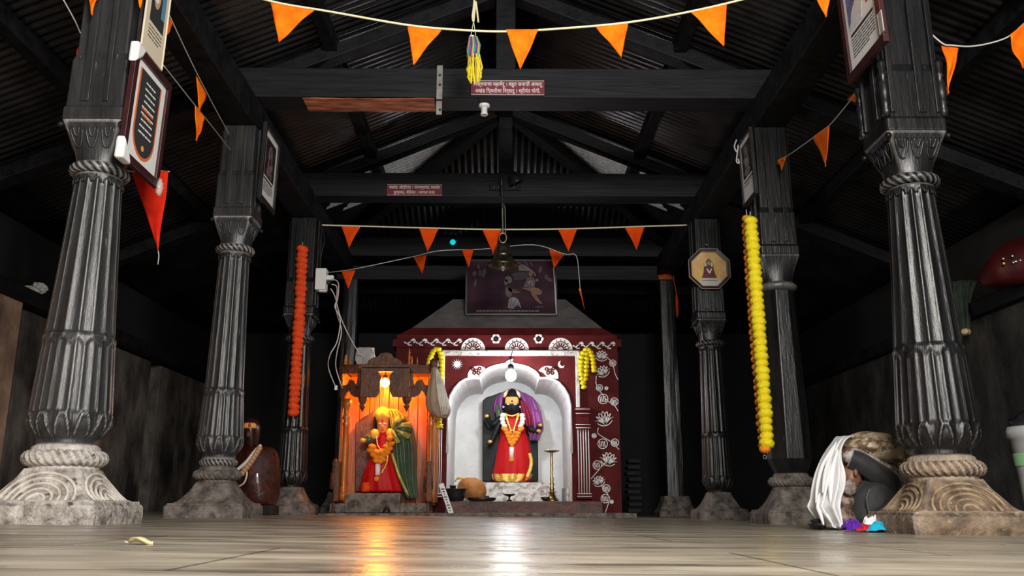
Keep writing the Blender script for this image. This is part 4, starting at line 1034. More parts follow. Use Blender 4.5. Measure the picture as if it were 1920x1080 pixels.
for yy, x0_, x1_ in ((835, 220, 1005), (870, 195, 1040)):
    x = x0_
    while x < x1_:
        l = rnd.uniform(18, 55); cap.append(zp((x, yy + 7), (x + l, yy + 7), (x + l, yy - 5), (x, yy - 5))); x += l + 8
art('caption_print', cap, mat('grey caption', (0.22, 0.21, 0.24), rough=0.6), 0.002)
M().tube([P(1038, 502, yp - .05), P(1041, 545, yp - .05), P(1043, 590, yp - .05)], 0.008, 6).build('bright_edge', mat('pale edge tape', (0.5, 0.5, 0.5), rough=0.5), root)

# ------------------------------------------------------------------ lettered boards
def letters(body, name, parent, c, size, m_, y):
    cu = bpy.data.curves.new(name, 'FONT'); cu.body = body; cu.size = size; cu.align_x = 'CENTER'; cu.align_y = 'CENTER'; cu.extrude = 0.001; cu.offset = size * 0.012
    o = bpy.data.objects.new(name, cu); COL.objects.link(o)
    bpy.context.view_layer.update()
    me = bpy.data.meshes.new_from_object(o.evaluated_get(bpy.context.evaluated_depsgraph_get()))
    bpy.data.objects.remove(o); bpy.data.curves.remove(cu)
    xs = [v.co.x for v in me.vertices]
    t = bpy.data.objects.new(name, me); COL.objects.link(t); me.materials.clear(); me.materials.append(m_)
    t.parent = parent; t.location = Vector((c[0], y, c[1])) - org(parent); t.rotation_euler = (PI / 2, 0, 0)
    return t, (max(xs) - min(xs)) if xs else 1
def board(label, tl, br, Y, lines):
    A, B = P(*tl, Y), P(*br, Y); w, h = B.x - A.x, A.z - B.z
    c = Vector(((A.x + B.x) / 2, Y, (A.z + B.z) / 2)); root = thing('sign_board', label, 'sign', c)
    M().box(c, (w, 0.012, h)).build('board', SIGNM, root, bev=0.002)
    mm = M(); y = Y - 0.0065
    mm.tube([Vector((x, y, z)) for x, z in ((c.x - w / 2 + .004, c.z - h / 2 + .004), (c.x + w / 2 - .004, c.z - h / 2 + .004), (c.x + w / 2 - .004, c.z + h / 2 - .004), (c.x - w / 2 + .004, c.z + h / 2 - .004))], 0.0025, 4, close=True)
    mm.build('border_line', SIGNT, root)
    for k, (s, frac) in enumerate(lines):
        t, wd = letters(s, 'lettering', root, (c.x, c.z + h * (0.22 - 0.45 * k)), h * 0.36, SIGNT, Y - 0.007)
        t.scale = (w * frac / wd, 1, 1)
    return root
# vowel sign i is typed before its consonant: the letters are set one by one
board('maroon sign board with two cream lines of verse on the near tie beam', (883, 151), (1021, 179), 6.745, [('\u093fनश्चयाचा महामेरू । बहुत जनासी आधारू', 0.94), ('अखंड \u093fस्थतीचा \u093fनर्धारू । श्रीमंत योगी.', 0.88)])
board('smaller maroon sign board with two faint lines on the beam with the bell', (726, 346), (829, 367), 9.155, [('यशवंत, कीर्\u093fतवंत । सामर्थ्यवंत, वरदवंत', 0.92), ('पुण्यवंत, नी\u093fतवंत । जाणता राजा.', 0.75)])

# ------------------------------------------------------------------ things on the beams
yb = 6.755
root = thing('metal_strap', 'galvanised bolted metal strap around the near tie beam', 'strap', P(825, 168, yb))
A, B, C_ = P(825, 123, yb), P(825, 186, yb), P(825, 214, 6.74)
mm = M(); mm.box((A.x, yb, (A.z + B.z) / 2), (0.05, 0.012, A.z - B.z)); mm.build('upper_plate', STRAP, root, bev=0.002)
mm = M(); mm.box((A.x, yb - 0.004, (C_.z + P(825, 190, yb).z) / 2), (0.048, 0.012, P(825, 190, yb).z - C_.z)); mm.build('lower_plate', STRAP, root, bev=0.002)
for py in (141, 159, 206):
    p = P(825, py, yb - 0.008); M().lathe([(0.012, 0), (0.012, 0.01), (0.006, 0.012)], 6, None, (0, 0, 0)).build
    M().ball(p, (0.013, 0.008, 0.013), 8, 6).build('bolt', IRON, root)
c = P(908, 203, 6.72)
root = thing('lamp_holder', 'empty white bulb holder under the near tie beam below the sign', 'lamp holder', c)
M().lathe([(0.035, 0.035), (0.046, 0.03), (0.046, 0.012), (0.03, 0.005)], 24, None, c).build('mounting_cup', WHITE, root, smooth=True)
M().lathe([(0.026, 0.008), (0.026, -0.045), (0.031, -0.05), (0.031, -0.06), (0.022, -0.062), (0.02, -0.03)], 24, None, c).build('holder_body', WHITE, root, smooth=True)
M().tube(spline([c + Vector((-0.05, 0.04, 0.12)), c + Vector((-0.04, 0.03, 0.06)), c + Vector((-0.01, 0.0, 0.035))], 5), 0.005, 6).build('wire', BLACK, root)
# tinsel
yt = 6.0
root = thing('tinsel_ornament', 'shiny foil tinsel pendant with yellow strips hanging before the near tie beam', 'ornament', P(888, 0, yt))
FG = mat('green foil', (0.05, 0.50, 0.40), rough=0.3, metal=0.3); FP = mat('purple foil', (0.35, 0.06, 0.42), rough=0.3, metal=0.3)
FY = mat('yellow foil', (0.95, 0.80, 0.02), rough=0.4, metal=0.1); FO = mat('gold foil', (0.85, 0.6, 0.12), rough=0.3, metal=0.35); FS = mat('silver foil', (0.7, 0.7, 0.66), rough=0.2, metal=0.9)
M().tube(spline([P(889, -50, yt), P(889, 2, yt), P(886, 30, yt), P(888, 40, yt), P(890, 20, yt), P(892, 3, yt), P(897, 42, yt)], 6), 0.008, 6).build('cord_loop', STRING, root, smooth=True)
M().tube([P(888, 40, yt), P(883, 66, yt)], 0.003, 5).build('thread', STRING, root); M().tube([P(888, 40, yt), P(892, 68, yt)], 0.003, 5).build('thread', STRING, root)
M().ball(P(885, 69, yt), (0.022, 0.022, 0.012), 12, 6).build('top_disc', WHITE, root, smooth=True)
rnd = random.Random(11)
for k in range(26):
    a = TAU * k / 26
    m_ = [FG, FP, FS, FO][k % 4]
    x = 888 + 11 * math.cos(a); dy = 0.04 * math.sin(a)
    l = rnd.uniform(22, 34)
    M().tube([P(887 + 7 * math.cos(a), 68, yt + dy * .6), P(x + 1, 84, yt + dy), P(x - 1, 70 + l, yt + dy), P(x + rnd.uniform(-3, 3), 78 + l, yt + dy)], [0.004, 0.006, 0.006, 0.003], 4, flat=0.3).build('foil_strip', m_, root)
for k in range(30):
    a = TAU * k / 30
    m_ = [FY, FY, FO][k % 3]
    x = 890 + 11 * math.cos(a); dy = 0.04 * math.sin(a); y0 = rnd.uniform(96, 108); y1_ = rnd.uniform(135, 157)
    M().tube([P(x - 1, y0, yt + dy), P(x + rnd.uniform(-3, 3), (y0 + y1_) / 2, yt + dy), P(x + rnd.uniform(-3, 3), y1_ - 10, yt + dy), P(x + rnd.uniform(-3, 3), y1_, yt + dy)], [0.004, 0.006, 0.008, 0.004], 4, flat=0.35).build('yellow_strip', m_, root)
# floodlight on its plank
yb = 9.155
root = thing('floodlight', 'small black floodlight on a plank fixed to the beam above the bell', 'lamp', P(950, 348, yb))
A, B = P(918, 345, yb), P(976, 357, yb); M().box(((A.x + B.x) / 2, yb, (A.z + B.z) / 2), (B.x - A.x, 0.03, A.z - B.z)).build('plank', WOOD, root, bev=0.003)
p = P(966, 335, yb - 0.09)
mm = M(); mm.lathe([(0.03, 0.07), (0.055, 0.045), (0.08, -0.02), (0.088, -0.035), (0.074, -0.036), (0.05, 0.0)], 28, None, (0, 0, 0))
rot = Matrix.Rotation(R(-28), 3, 'Y') @ Matrix.Rotation(R(22), 3, 'X'); mm.v = [p + rot @ v for v in mm.v]; mm.build('lamp_housing', BLACK, root, smooth=True)
M().tube([p + Vector((0, 0.02, 0.02)), P(962, 350, yb - 0.02)], 0.01, 6).build('bracket', IRON, root)
for px in (926, 935, 963): M().ball(P(px, 351, yb - .016), 0.008, 8, 6).build('screw', STRAP, root)
# temple bell
yb = 9.0; c = P(943, 497, yb)
root = thing('temple_bell', 'bronze temple bell hanging on a rod from the second tie beam', 'bell', P(943, 330, yb))
k = (P(972, 497, yb).x - c.x)
zt = P(943, 458, yb).z - c.z
prof = [(k * 1.0, -0.01), (k * 1.0, 0.005), (k * 0.9, 0.022), (k * 0.72, 0.05), (k * 0.64, 0.08), (k * 0.60, 0.10), (k * .62, .106), (k * .58, .112), (k * 0.52, zt * 0.75), (k * 0.44, zt * 0.92), (k * 0.25, zt), (k * 0.08, zt * 1.02)]
M().lathe(prof + [(0.005, zt * 1.0), (k * 0.38, zt * 0.88), (k * 0.52, 0.10), (k * 0.82, 0.02), (k * 0.96, -0.008)], 56, None, c, cap=False).build('bell_body', BRONZE, root, smooth=True)
M().tube([c + Vector((0, 0, zt * 0.9)), c + Vector((0, 0, -0.02))], 0.008, 6).build('clapper_rod', IRON, root)
M().ball(c + Vector((0, 0, -0.03)), (0.028, 0.028, 0.034), 16, 10).build('clapper', STRAP, root, smooth=True)
q = P(943, 446, yb)
M().tube([q + Vector((0.038 * math.cos(TAU * i / 20), 0, 0.055 * math.sin(TAU * i / 20))) for i in range(20)], 0.011, 8, close=True).build('crown_loop', BRONZE, root, smooth=True)
M().tube(spline([P(942, 334, yb + .2), P(940, 331, yb), P(941, 352, yb), P(943, 388, yb)], 5), 0.011, 8).build('hook_rod', IRON, root, smooth=True)
M().tube([P(943, 386, yb) + Vector((0.016 * math.cos(TAU * i / 14), 0, 0.03 * math.sin(TAU * i / 14))) for i in range(14)], 0.006, 6, close=True).build('link', IRON, root, smooth=True)
M().tube([P(942, 390, yb), P(943, 438, yb)], 0.008, 8).build('chain_rod', STRAP, root); M().tube([P(947, 388, yb), P(948, 440, yb)], 0.006, 8).build('chain_rod', STRAP, root)
# indicator light
p = P(849, 454, 11.55)
root = thing('indicator_light', 'small round turquoise indicator light on the dark beam above the painting', 'light', p)
mm = M(); mm.ball(p, (0.04, 0.012, 0.04), 20, 10); mm.build('lens', mat('turquoise lens', (0.0, 0.5, 0.55), emit=(0.0, 0.75, 0.85), es=0.8), root, smooth=True)
M().tube([p + Vector((0.043 * math.cos(TAU * i / 20), 0.006, 0.043 * math.sin(TAU * i / 20))) for i in range(20)], 0.006, 6, close=True).build('rim', BLACK, root)

# ------------------------------------------------------------------ socket box and chargers on the slim column
ys = 9.2
A, B = P(594, 505, ys), P(612, 545, ys)
root = thing('socket_box', 'white socket box with plugs and chargers on the slim garland column', 'socket', P(603, 525, ys))
M().box(((A.x + B.x) / 2, ys, (A.z + B.z) / 2), (B.x - A.x, 0.12, A.z - B.z)).build('box', WHITE, root, bev=0.008)
q = P(618, 521, ys); M().box(q, (0.09, 0.05, 0.05)).build('charger', WHITE, root, bev=0.006)
q = P(614, 530, ys); M().box(q, (0.07, 0.05, 0.03)).build('black_plug', BLACK, root, bev=0.004)
q = P(605, 545, ys); M().box(q, (0.07, 0.06, 0.03)).build('switch', WHITE, root, bev=0.004)
def cable(label, pts, r=0.006, m_=CORDW, end=None):
    path = spline([P(*q) for q in pts], 8); root = thing('charging_cable', label, 'cable', path[0])
    M().tube(path, r, 6).build('cord', m_, root, smooth=True)
    if end: M().box(path[-1], (0.03, 0.02, 0.05)).build('connector', WHITE, root, bev=0.004)
    return root
cable('pale charging cable ending in a white plug beside the wooden altar', [(619, 522, 9.2), (634, 530, 9.12), (633, 560, 9.12), (628, 575, 9.12), (638, 600, 9.12), (632, 640, 9.12), (619, 665, 9.12), (616, 690, 9.3), (630, 727, 9.4)], end=1)
cable('second pale cable hanging in a curve to the altar edge', [(622, 533, ys), (632, 540, ys), (630, 580, ys), (640, 620, ys), (632, 660, 9.3), (630, 690, 9.4), (642, 728, 9.5)])
cable('long cable running down to the plastic wrap on the altar top', [(620, 541, 9.28), (628, 556, 9.28), (637, 590, 9.28), (652, 625, 9.42), (672, 660, 9.7), (682, 668, 9.8)])
cable('dark cable running down the column above the socket box', [(604, 425, ys), (608, 450, ys), (603, 475, ys), (600, 505, ys)], r=0.006, m_=BLACK)

# ------------------------------------------------------------------ wooden altar
ya = 9.55
altar = thing('wooden_altar', 'carved wooden altar canopy glowing orange around the goddess in green', 'altar', P(722, 962, ya))
zb0 = 0.037
XA = lambda px, Y=ya, py=800: P(px, py, Y).x
x0, x1 = XA(640), XA(808); xm = (x0 + x1) / 2; z_top = P(722, 694, ya).z; z_val = P(722, 750, ya).z
ZA = lambda py, Y=ya: P(722, py, Y).z
# stone plinth blocks belong under the altar
M().box(((XA(625) + XA(806)) / 2, 9.86, 0.089), (XA(806) - XA(625), 0.62, 0.10)).build('stone_base', STONED, altar, bev=0.01)
M().box(((XA(653) + XA(755)) / 2, 9.62, 0.142), (XA(755) - XA(653), 0.20, 0.20)).build('stone_block', STONED, altar, bev=0.012)
mm = M(); 
for k in range(9):
    xa = x0 - 0.02 + (x1 - x0 + 0.04) * k / 9; xb = x0 - 0.02 + (x1 - x0 + 0.04) * (k + 1) / 9
    mm.box(((xa + xb) / 2, 10.16, 0.85), (xb - xa - 0.006, 0.03, 1.46))
mm.build('back_planks', VARNISH, altar, bev=0.003)
for s, xx in ((-1, x0 - 0.03), (1, x1 + 0.03)):
    M().box((xx, 9.93, 0.85), (0.025, 0.46, 1.40)).build('side_panel', VARNISH, altar, bev=0.003)
def turned(px, py0, py1, Y, nm, m_=VARNISH, r=0.045):
    a, b = P(px, py1, Y), P(px, py0, Y); H = b.z - a.z
    pr = [(1.1, 0), (1.1, .06), (.7, .08), (.95, .11), (.6, .14), (.75, .2), (.62, .5), (.72, .72), (.95, .75), (.6, .78), (1.05, .81), (.7, .84), (.8, .9), (1.15, .93), (1.15, 1.0)]
    return M().lathe([(r * k, H * t) for k, t in pr], 24, None, a).build(nm, m_, altar, smooth=True)
for px in (643, 805):
    turned(px, 748, 938, ya + 0.03, 'turned_post')
# valance: a centre front with an arched cut between two half panels, and two wings turned back
def valance(name, pts, A, B, th=0.03, m_=VARNISHD):
    U = (B - A); L = U.length; U = U.normalized(); V = Vector((0, 0, 1))
    return M().plate([(u * L, v) for u, v in pts], A, U, V, 0, th).build(name, m_, altar, bev=0.003)
cl, cr = P(676, 745, ya), P(767, 745, ya)
hz = z_top - cl.z
pts = [(0, 0), (.33, 0), (.36, .02), (.395, .06), (.40, .17), (.42, .21), (.40, .24), (.36, .27), (.32, hz - .02), (.5, hz - 0.02), (.5, hz + .03), (0, hz + .03)]
valance('valance_panel', pts, cl, cr); valance('valance_panel', [(1 - u, v) for u, v in reversed(pts)], cl, cr)
for px in (694, 749):   # carved figures on the panels
    mm = M(); q = P(px, 730, ya - 0.02)
    mm.ball(q + Vector((0, 0, 0.10)), (0.022, 0.014, 0.028), 12, 8); mm.ball(q + Vector((0, 0, 0.03)), (0.035, 0.014, 0.06), 12, 8); mm.ball(q + Vector((0, 0, -0.05)), (0.045, 0.014, 0.04), 12, 8)
    mm.build('carved_relief', VARNISHD, altar, smooth=True)
    t = P(px, 700, ya - 0.02); M().box(t, (0.16, 0.03, 0.02)).build('panel_moulding', VARNISHD, altar)
wl, wr = P(640, 745, ya + 0.10), P(808, 745, ya + 0.10)
wp = [(0, -.06), (.06, -.05), (.12, .02), (.4, .03), (.5, .06), (.55, .10), (.6, .06), (.7, 0), (1, 0), (1, .08), (.9, .09), (.88, .15), (.82, .2), (.9, .27), (1, .28), (1, hz + .03), (0, hz + .03), (0, .3), (.06, .3), (.08, .22), (.25, .2), (.3, .27), (.6, .28), (.62, .2), (.5, .15), (.3, .12), (.0, .12)]
valance('wing_panel', [(0, 0.0), (.1, -.03), (.25, .0), (.35, .05), (.45, .08), (.55, .03), (.75, -.0), (1, 0), (1, hz * .38), (.82, hz * .42), (.7, hz * .60), (.45, hz * .66), (.35, hz * .46), (.12, hz * .42), (0, hz * .46)], wl, cl)
valance('wing_rail', [(0, hz * .86), (1, hz * .86), (1, hz + .03), (0, hz + .03)], wl, cl)
valance('wing_stile', [(.78, hz * .3), (1, hz * .3), (1, hz), (.88, hz), (.86, hz * .6)], wl, cl); valance('wing_stile', [(0, hz * .3), (.12, hz * .35), (.08, hz), (0, hz)], wl, cl)
valance('wing_panel', [(0, 0), (.25, 0), (.45, .03), (.55, .08), (.65, .05), (.75, 0), (.9, -.03), (1, 0), (1, hz * .46), (.88, hz * .42), (.65, hz * .46), (.55, hz * .66), (.3, hz * .60), (.18, hz * .42), (0, hz * .38)], cr, wr)
valance('wing_rail', [(0, hz * .86), (1, hz * .86), (1, hz + .03), (0, hz + .03)], cr, wr)
valance('wing_stile', [(0, hz * .3), (.22, hz * .3), (.14, hz * .6), (.12, hz), (0, hz)], cr, wr); valance('wing_stile', [(.88, hz * .35), (1, hz * .3), (1, hz), (.92, hz)], cr, wr)
for px in (679, 762):   # pendants under the panel ends
    a = P(px, 772, ya + 0.0); H = P(px, 745, ya).z - a.z
    M().lathe([(0.004, 0), (0.012, .12 * H), (0.03, .3 * H), (0.036, .42 * H), (0.022, .5 * H), (0.03, .56 * H), (0.045, .75 * H), (0.05, .86 * H), (0.05, H)], 20, None, a).build('pendant', VARNISHD, altar, smooth=True)
# roof board with cornice, carved crest, finials
mm = M()
a, b, c_, d = P(636, 688, ya + .12), P(672, 688, ya - .03), P(771, 688, ya - .03), P(814, 688, ya + .12)
zc = P(722, 692, ya).z; ztp = P(722, 683, ya).z
poly = [(p.x, p.y) for p in (a, b, c_, d)] + [(d.x, 10.2), (a.x, 10.2)]
mm.plate(poly, (0, 0, zc), (1, 0, 0), (0, 1, 0), 0, ztp - zc); mm.build('canopy_top', VARNISHD, altar, bev=0.006)
cre = [(688, 684), (690, 676), (698, 671), (708, 668), (714, 662), (724, 660), (734, 663), (738, 670), (746, 672), (752, 677), (756, 684)]
mm = M(); base = P(722, 684, ya)
mm.plate([(P(x, y, ya).x, P(x, y, ya).z) for x, y in reversed(cre)], (0, ya + 0.04, 0), (1, 0, 0), (0, 0, 1), 0, 0.04); mm.build('carved_crest', VARNISHD, altar, bev=0.006)
def finial(px, py0, py1, r, Y=ya + 0.12):
    a = P(px, py1, Y); H = P(px, py0, Y).z - a.z
    M().lathe([(r, 0), (r, .1 * H), (r * .5, .2 * H), (r * .9, .4 * H), (r * .4, .6 * H), (r * .6, .72 * H), (r * .15, H)], 16, None, a).build('finial', VARNISH, altar, smooth=True)
finial(648, 664, 684, 0.028); finial(656, 674, 684, 0.016); finial(767, 652, 684, 0.018); finial(772, 667, 684, 0.013); finial(782, 668, 684, 0.012); finial(800, 676, 690, 0.02)
# low railing posts in front
for px, y0_ in ((624, 860), (802, 862)):
    Y = ya - 0.03; a = P(px, 962, Y); H = P(px, y0_, Y).z - a.z
    r = 0.05
    M().lathe([(r * .7, 0), (r * .25, .05 * H), (r * .25, .42 * H), (r * 1.05, .45 * H), (r * .95, .72 * H), (r * .6, .76 * H), (r * .75, .8 * H), (r * .5, .84 * H), (r * .75, .93 * H), (r * .3, H)], 20, None, a).build('railing_post', VARNISHD, altar, smooth=True)
for px in (806, 634):
    Y = ya + .05; a, b = P(px, 940, Y), P(px, 866, Y); M().box((a.x, Y, (a.z + b.z) / 2), (0.05, 0.3, b.z - a.z)).build('side_rail', VARNISHD, altar, bev=0.004)
p = P(725, 962, 9.50)
M().lathe([(0.045, 0), (0.04, 0.03), (0.02, 0.06), (0.004, 0.085)], 12, None, (p.x, 9.49, 0.037)).build('arched_hole', BLACK, altar, smooth=True)
# plastic wrap and bag
pw = M().loft([(688, 668, 702, .04), (676, 668, 706, .07), (664, 670, 702, .06), (652, 671, 700, .03)], 9.85, 22, lambda a, t: 0.22 * math.sin(5 * a + 7 * t) + .1 * math.sin(11 * a))
tag(pw.build('plastic_wrap', FOIL), 'crumpled clear plastic wrap on top of the wooden altar', 'plastic wrap')
root = thing('cloth_bag', 'pale gathered cloth bag hanging from the altar corner by the white arch', 'bag', P(815, 690, 9.45))
BAG = mat('thin brown muslin', (0.30, 0.20, 0.13), (0.44, 0.33, 0.24), rough=0.7, scale=(14, 14, 5)); BAGW = mat('white muslin', (0.66, 0.60, 0.52), (0.80, 0.75, 0.68), rough=0.7, scale=(14, 14, 5))
M().loft(smooth_rows([(689, 810, 820, .03), (700, 808, 824, .06), (730, 801, 834, .09), (755, 799, 841, .10), (770, 803, 844, .09), (780, 813, 841, .06), (784, 822, 838, .03)], 3), 9.45, 40, lambda a, t: 0.06 * math.sin(9 * a + 2 * t) + 0.03 * math.sin(17 * a)).build('bag_body', BAG, root, smooth=True)
for k in range(5):
    M().tube(spline([P(817 + k, 692, 9.36), P(820 + 3 * k, 725, 9.34), P(825 + 3.5 * k, 760, 9.335), P(829 + 2.2 * k, 778, 9.38)], 5), [0.006] * 5 + [0.012] * 6 + [0.006] * 5, 6).build('white_fold', BAGW, root, smooth=True)
M().ball(P(814, 683, 9.47), (0.05, 0.05, 0.06), 14, 10, lambda a, t: 1 + .15 * math.sin(5 * a + 4 * t)).build('knot', VARNISHD, root, smooth=True)
M().tube([P(814, 683, 9.47), P(813, 672, 9.55)], 0.01, 6).build('tie', STRINGG, root)

# ------------------------------------------------------------------ goddess in the wooden altar
yd = 9.86
idol = thing('goddess_statue', 'small goddess statue in red with a green shawl inside the wooden altar', 'statue', P(716, 922, yd))
slab = [(667, 922), (667, 795), (682, 782), (700, 772), (723, 764), (745, 768), (764, 782), (776, 812), (780, 850), (780, 922)]
mm = M(); mm.plate([(P(x, y, 10.06).x, P(x, y, 10.06).z) for x, y in reversed(slab)], (0, 10.09, 0), (1, 0, 0), (0, 0, 1), 0, 0.06); mm.build('back_slab', mat('brown carved slab', (0.06, 0.025, 0.015), (0.13, 0.05, 0.028), rough=0.4, scale=(10, 10, 10), bump=0.5), idol, bev=0.01)
M().loft(smooth_rows([(922, 676, 757, .15), (905, 678, 752, .15), (885, 683, 746, .14), (862, 694, 741, .12), (840, 702, 737, .10), (825, 703, 735, .09), (815, 706, 733, .085), (809, 712, 727, .05)], 3), yd, 48, lambda a, t: (1 - t) * 0.07 * math.sin(11 * a + 3 * t)).build('red_dress', REDSILK, idol, smooth=True)
M().loft([(922, 676, 700, .16, -.01), (914, 678, 702, .155, -.01), (905, 680, 700, .15, -.01)], yd, 20).build('orange_hem', MARI_R, idol, smooth=True)
M().loft(smooth_rows([(813, 712, 724, .045), (808, 708, 727, .075), (798, 706.5, 729, .085), (788, 706, 730, .085), (778, 708, 729, .07)], 3), yd - .02, 28).build('head', IDOLFACE, idol, smooth=True)
fy = yd - .105
for px in (712.5, 722): M().ball(P(px, 795, fy), (0.017, 0.01, 0.009), 12, 8).build('eye', WHITE, idol, smooth=True); M().ball(P(px, 795, fy - .008), 0.007, 8, 6).build('pupil', INK, idol, smooth=True)
M().ball(P(717, 800, fy), (0.012, 0.016, 0.022), 10, 8).build('nose', IDOLFACE, idol, smooth=True)
M().ball(P(717, 806, fy + .004), (0.018, 0.008, 0.006), 10, 6).build('mouth', REDP, idol, smooth=True)
M().ball(P(717, 788, fy - .002), (0.017, 0.006, 0.02), 12, 8).build('forehead_mark', REDP, idol, smooth=True)
M().loft(smooth_rows([(792, 700, 706, .05, .03), (786, 699, 734, .11, .01), (778, 700, 733, .115), (770, 705, 731, .10), (765, 711, 726, .07), (763, 715, 722, .03)], 3), yd, 32, lambda a, t: .05 * math.sin(7 * a + 9 * t)).build('yellow_headcloth', YELLOWC, idol, smooth=True)
M().loft(smooth_rows([(812, 702, 708, .06), (800, 700, 707, .08), (790, 700, 707, .08), (782, 701, 708, .06)], 2), yd - .02, 16).build('hair', BLACKST, idol, smooth=True)
M().sheet(smooth_rows([(769, 727, 744, .04), (778, 729, 758, .02), (795, 730, 770, 0), (815, 731, 777, -.02), (838, 734, 781, -.03), (865, 737, 782, -.04), (890, 742, 781, -.03), (912, 750, 782, -.02), (934, 762, 783, -.02)], 3), yd, 36, 0.045, 3.2, 0.08).build('green_shawl', GREEN, idol, smooth=True, solid=0.008)
for k in range(7):   # folds of the gold edged cloth fanning from the shoulder
    a = R(-62 + 22 * k); x0_, y0_ = 735, 803
    L_ = (30, 33, 36, 37, 36, 34, 32)[k]
    M().tube(spline([P(x0_, y0_, yd - .12), P(x0_ + .5 * L_ * math.cos(a), y0_ + .45 * L_ * math.sin(a), yd - .16), P(x0_ + L_ * math.cos(a), y0_ + .8 * L_ * math.sin(a) + 3, yd - .11)], 6), [.012 + .0022 * q for q in range(13)], 8, flat=.45).build('gold_fold', GREENGOLD if k % 2 == 0 else GREEN, idol, smooth=True)
M().sheet(smooth_rows([(768, 728, 745, -.04), (778, 730, 756, -.06), (790, 731, 763, -.07), (800, 732, 762, -.07)], 3), yd, 24, 0.03, 4.2, 0.05).build('gold_border', GREENGOLD, idol, smooth=True, solid=0.01)
M().tube(spline([P(735, 850, yd - .1), P(744, 880, yd - .12), P(756, 910, yd - .1), P(766, 930, yd - .08)], 6), [0.02] * 19, 6, flat=.5).build('gold_edge', GREENGOLD, idol, smooth=True)
M().tube(spline([P(708, 815, yd - .03), P(696, 820, yd - .06), P(688, 827, yd - .1), P(681, 827, yd - .13)], 5), [0.06] * 5 + [0.055] * 5 + [0.03] * 6, 12).build('green_sleeve', GREEN, idol, smooth=True)
M().ball(P(680, 826, yd - .15), (0.03, 0.03, 0.025), 12, 8).build('hand', YELLOWC, idol, smooth=True)
for px, py, rx in ((703, 814, 9), (732, 813, 8)):
    q = P(px, py, yd - .09); M().ball(q, (rx * .0058, .05, .055), 16, 10, lambda a, t: 1 + .12 * math.sin(6 * a + 4 * t)).build('yellow_shoulder_cloth', YELLOWC, idol, smooth=True)
M().tube(spline([P(706, 818, yd - .13), P(708, 834, yd - .135), P(716, 843, yd - .14), P(724, 835, yd - .135), P(727, 818, yd - .13)], 6), 0.006, 6).build('pearl_necklace', PEARL, idol, smooth=True)
idg = thing('flower_garland', 'orange marigold garland with a white tassel on the goddess in green', 'garland', P(713, 845, yd - .15))
ms = [blossom_mesh('marigold', 0.042, MARI_O, 30 + k) for k in range(3)]
blossoms(idg, [P(x, y, yd - .16) for x, y in ((731, 822), (733, 832), (730, 841), (726, 848), (720, 854), (714, 858), (706, 857), (700, 852), (695, 845), (698, 838), (725, 838), (708, 848), (716, 848), (722, 845), (702, 846), (712, 865), (706, 864), (718, 862))], ms)
M().tube([P(708.5, 870, yd - .15), P(708, 891, yd - .15)], 0.028, 12).build('white_tassel', MARI_W, idg, smooth=True)
M().ball(P(706, 898, yd - .15), (0.03, 0.03, 0.03), 14, 10, lambda a, t: 1 + .1 * math.sin(8 * a)).build('tassel_flower', MARI_O, idg, smooth=True)
M().tube(spline([P(727, 848, yd - .15), P(725, 868, yd - .155), P(715, 888, yd - .15)], 6), 0.012, 6).build('gold_strand', GOLD, idg, smooth=True)

# ------------------------------------------------------------------ goddess in the white niche
yg = 11.38
deity = thing('goddess_statue', 'black stone goddess in a red sari and purple veil standing in the white niche', 'statue', P(958, 905, yg))
slab = [(905, 903.5), (905, 752), (912, 746), (925, 742), (938, 737), (950, 733), (968, 733), (985, 738), (999, 746), (1008, 760), (1009, 903.5)]
mm = M(); mm.plate([(P(x, y, 11.6).x, P(x, y, 11.6).z) for x, y in reversed(slab)], (0, 11.62, 0), (1, 0, 0), (0, 0, 1), 0, 0.09); mm.build('stone_slab', BLACKST, deity, bev=0.012)
M().loft(smooth_rows([(902, 927, 993, .15), (890, 924.5, 996, .17), (868, 928.6, 996, .165), (844, 932, 994.5, .15), (825, 936, 991, .13), (811, 938, 986, .12), (800, 937, 986, .12), (788, 937, 985, .11), (779, 941, 981, .08), (774, 950, 972, .05)], 4), yg, 60, lambda a, t: max(0, .6 - t) * .06 * math.sin(12 * a + 4 * t)).build('red_sari', REDSILK, deity, smooth=True)
M().loft(smooth_rows([(904.2, 945, 975, .17), (902.5, 930, 986, .175), (897, 925, 993, .18), (889, 924, 996.5, .178)], 3), yg, 60, lambda a, t: .07 * math.sin(12 * a + 1)).build('gold_hem', GOLD, deity, smooth=True)
M().tube(spline([P(988, 895, yg - .13), P(994, 880, yg - .12), P(996, 865, yg - .10), P(993, 850, yg - .1)], 6), [.025] * 19, 8, flat=.5).build('gold_border', GOLD, deity, smooth=True)
M().loft(smooth_rows([(777, 951, 970, .06), (773, 946, 976, .085), (765, 943.5, 978, .10), (755, 943, 979, .105), (745, 944, 977, .10), (738, 950, 971, .08), (729, 957, 964, .04)], 3), yg - .05, 32).build('head', BLACKST, deity, smooth=True)
fy = yg - .155
M().loft([(757, 947, 972, .02), (752, 947, 972.5, .025), (746, 948, 971.5, .02), (744, 950, 969, .01)], fy + .012, 18).build('sandal_forehead', FORE, deity, smooth=True)
for px in (953, 966): M().ball(P(px, 758, fy), (0.02, 0.012, 0.010), 12, 8).build('eye', WHITE, deity, smooth=True)
M().ball(P(959.5, 763, fy), (0.012, 0.02, 0.03), 10, 8).build('nose', BLACKST, deity, smooth=True); M().ball(P(959.5, 769, fy + .006), (0.022, 0.01, 0.008), 10, 6).build('mouth', BLACKST, deity, smooth=True)
M().ball(P(960, 752, fy - .012), 0.012, 10, 8).build('forehead_mark', INK, deity, smooth=True)
for px in (944, 975): M().ball(P(px, 763, fy + .05), 0.014, 10, 8).build('ear_stud', PEARL, deity, smooth=True)
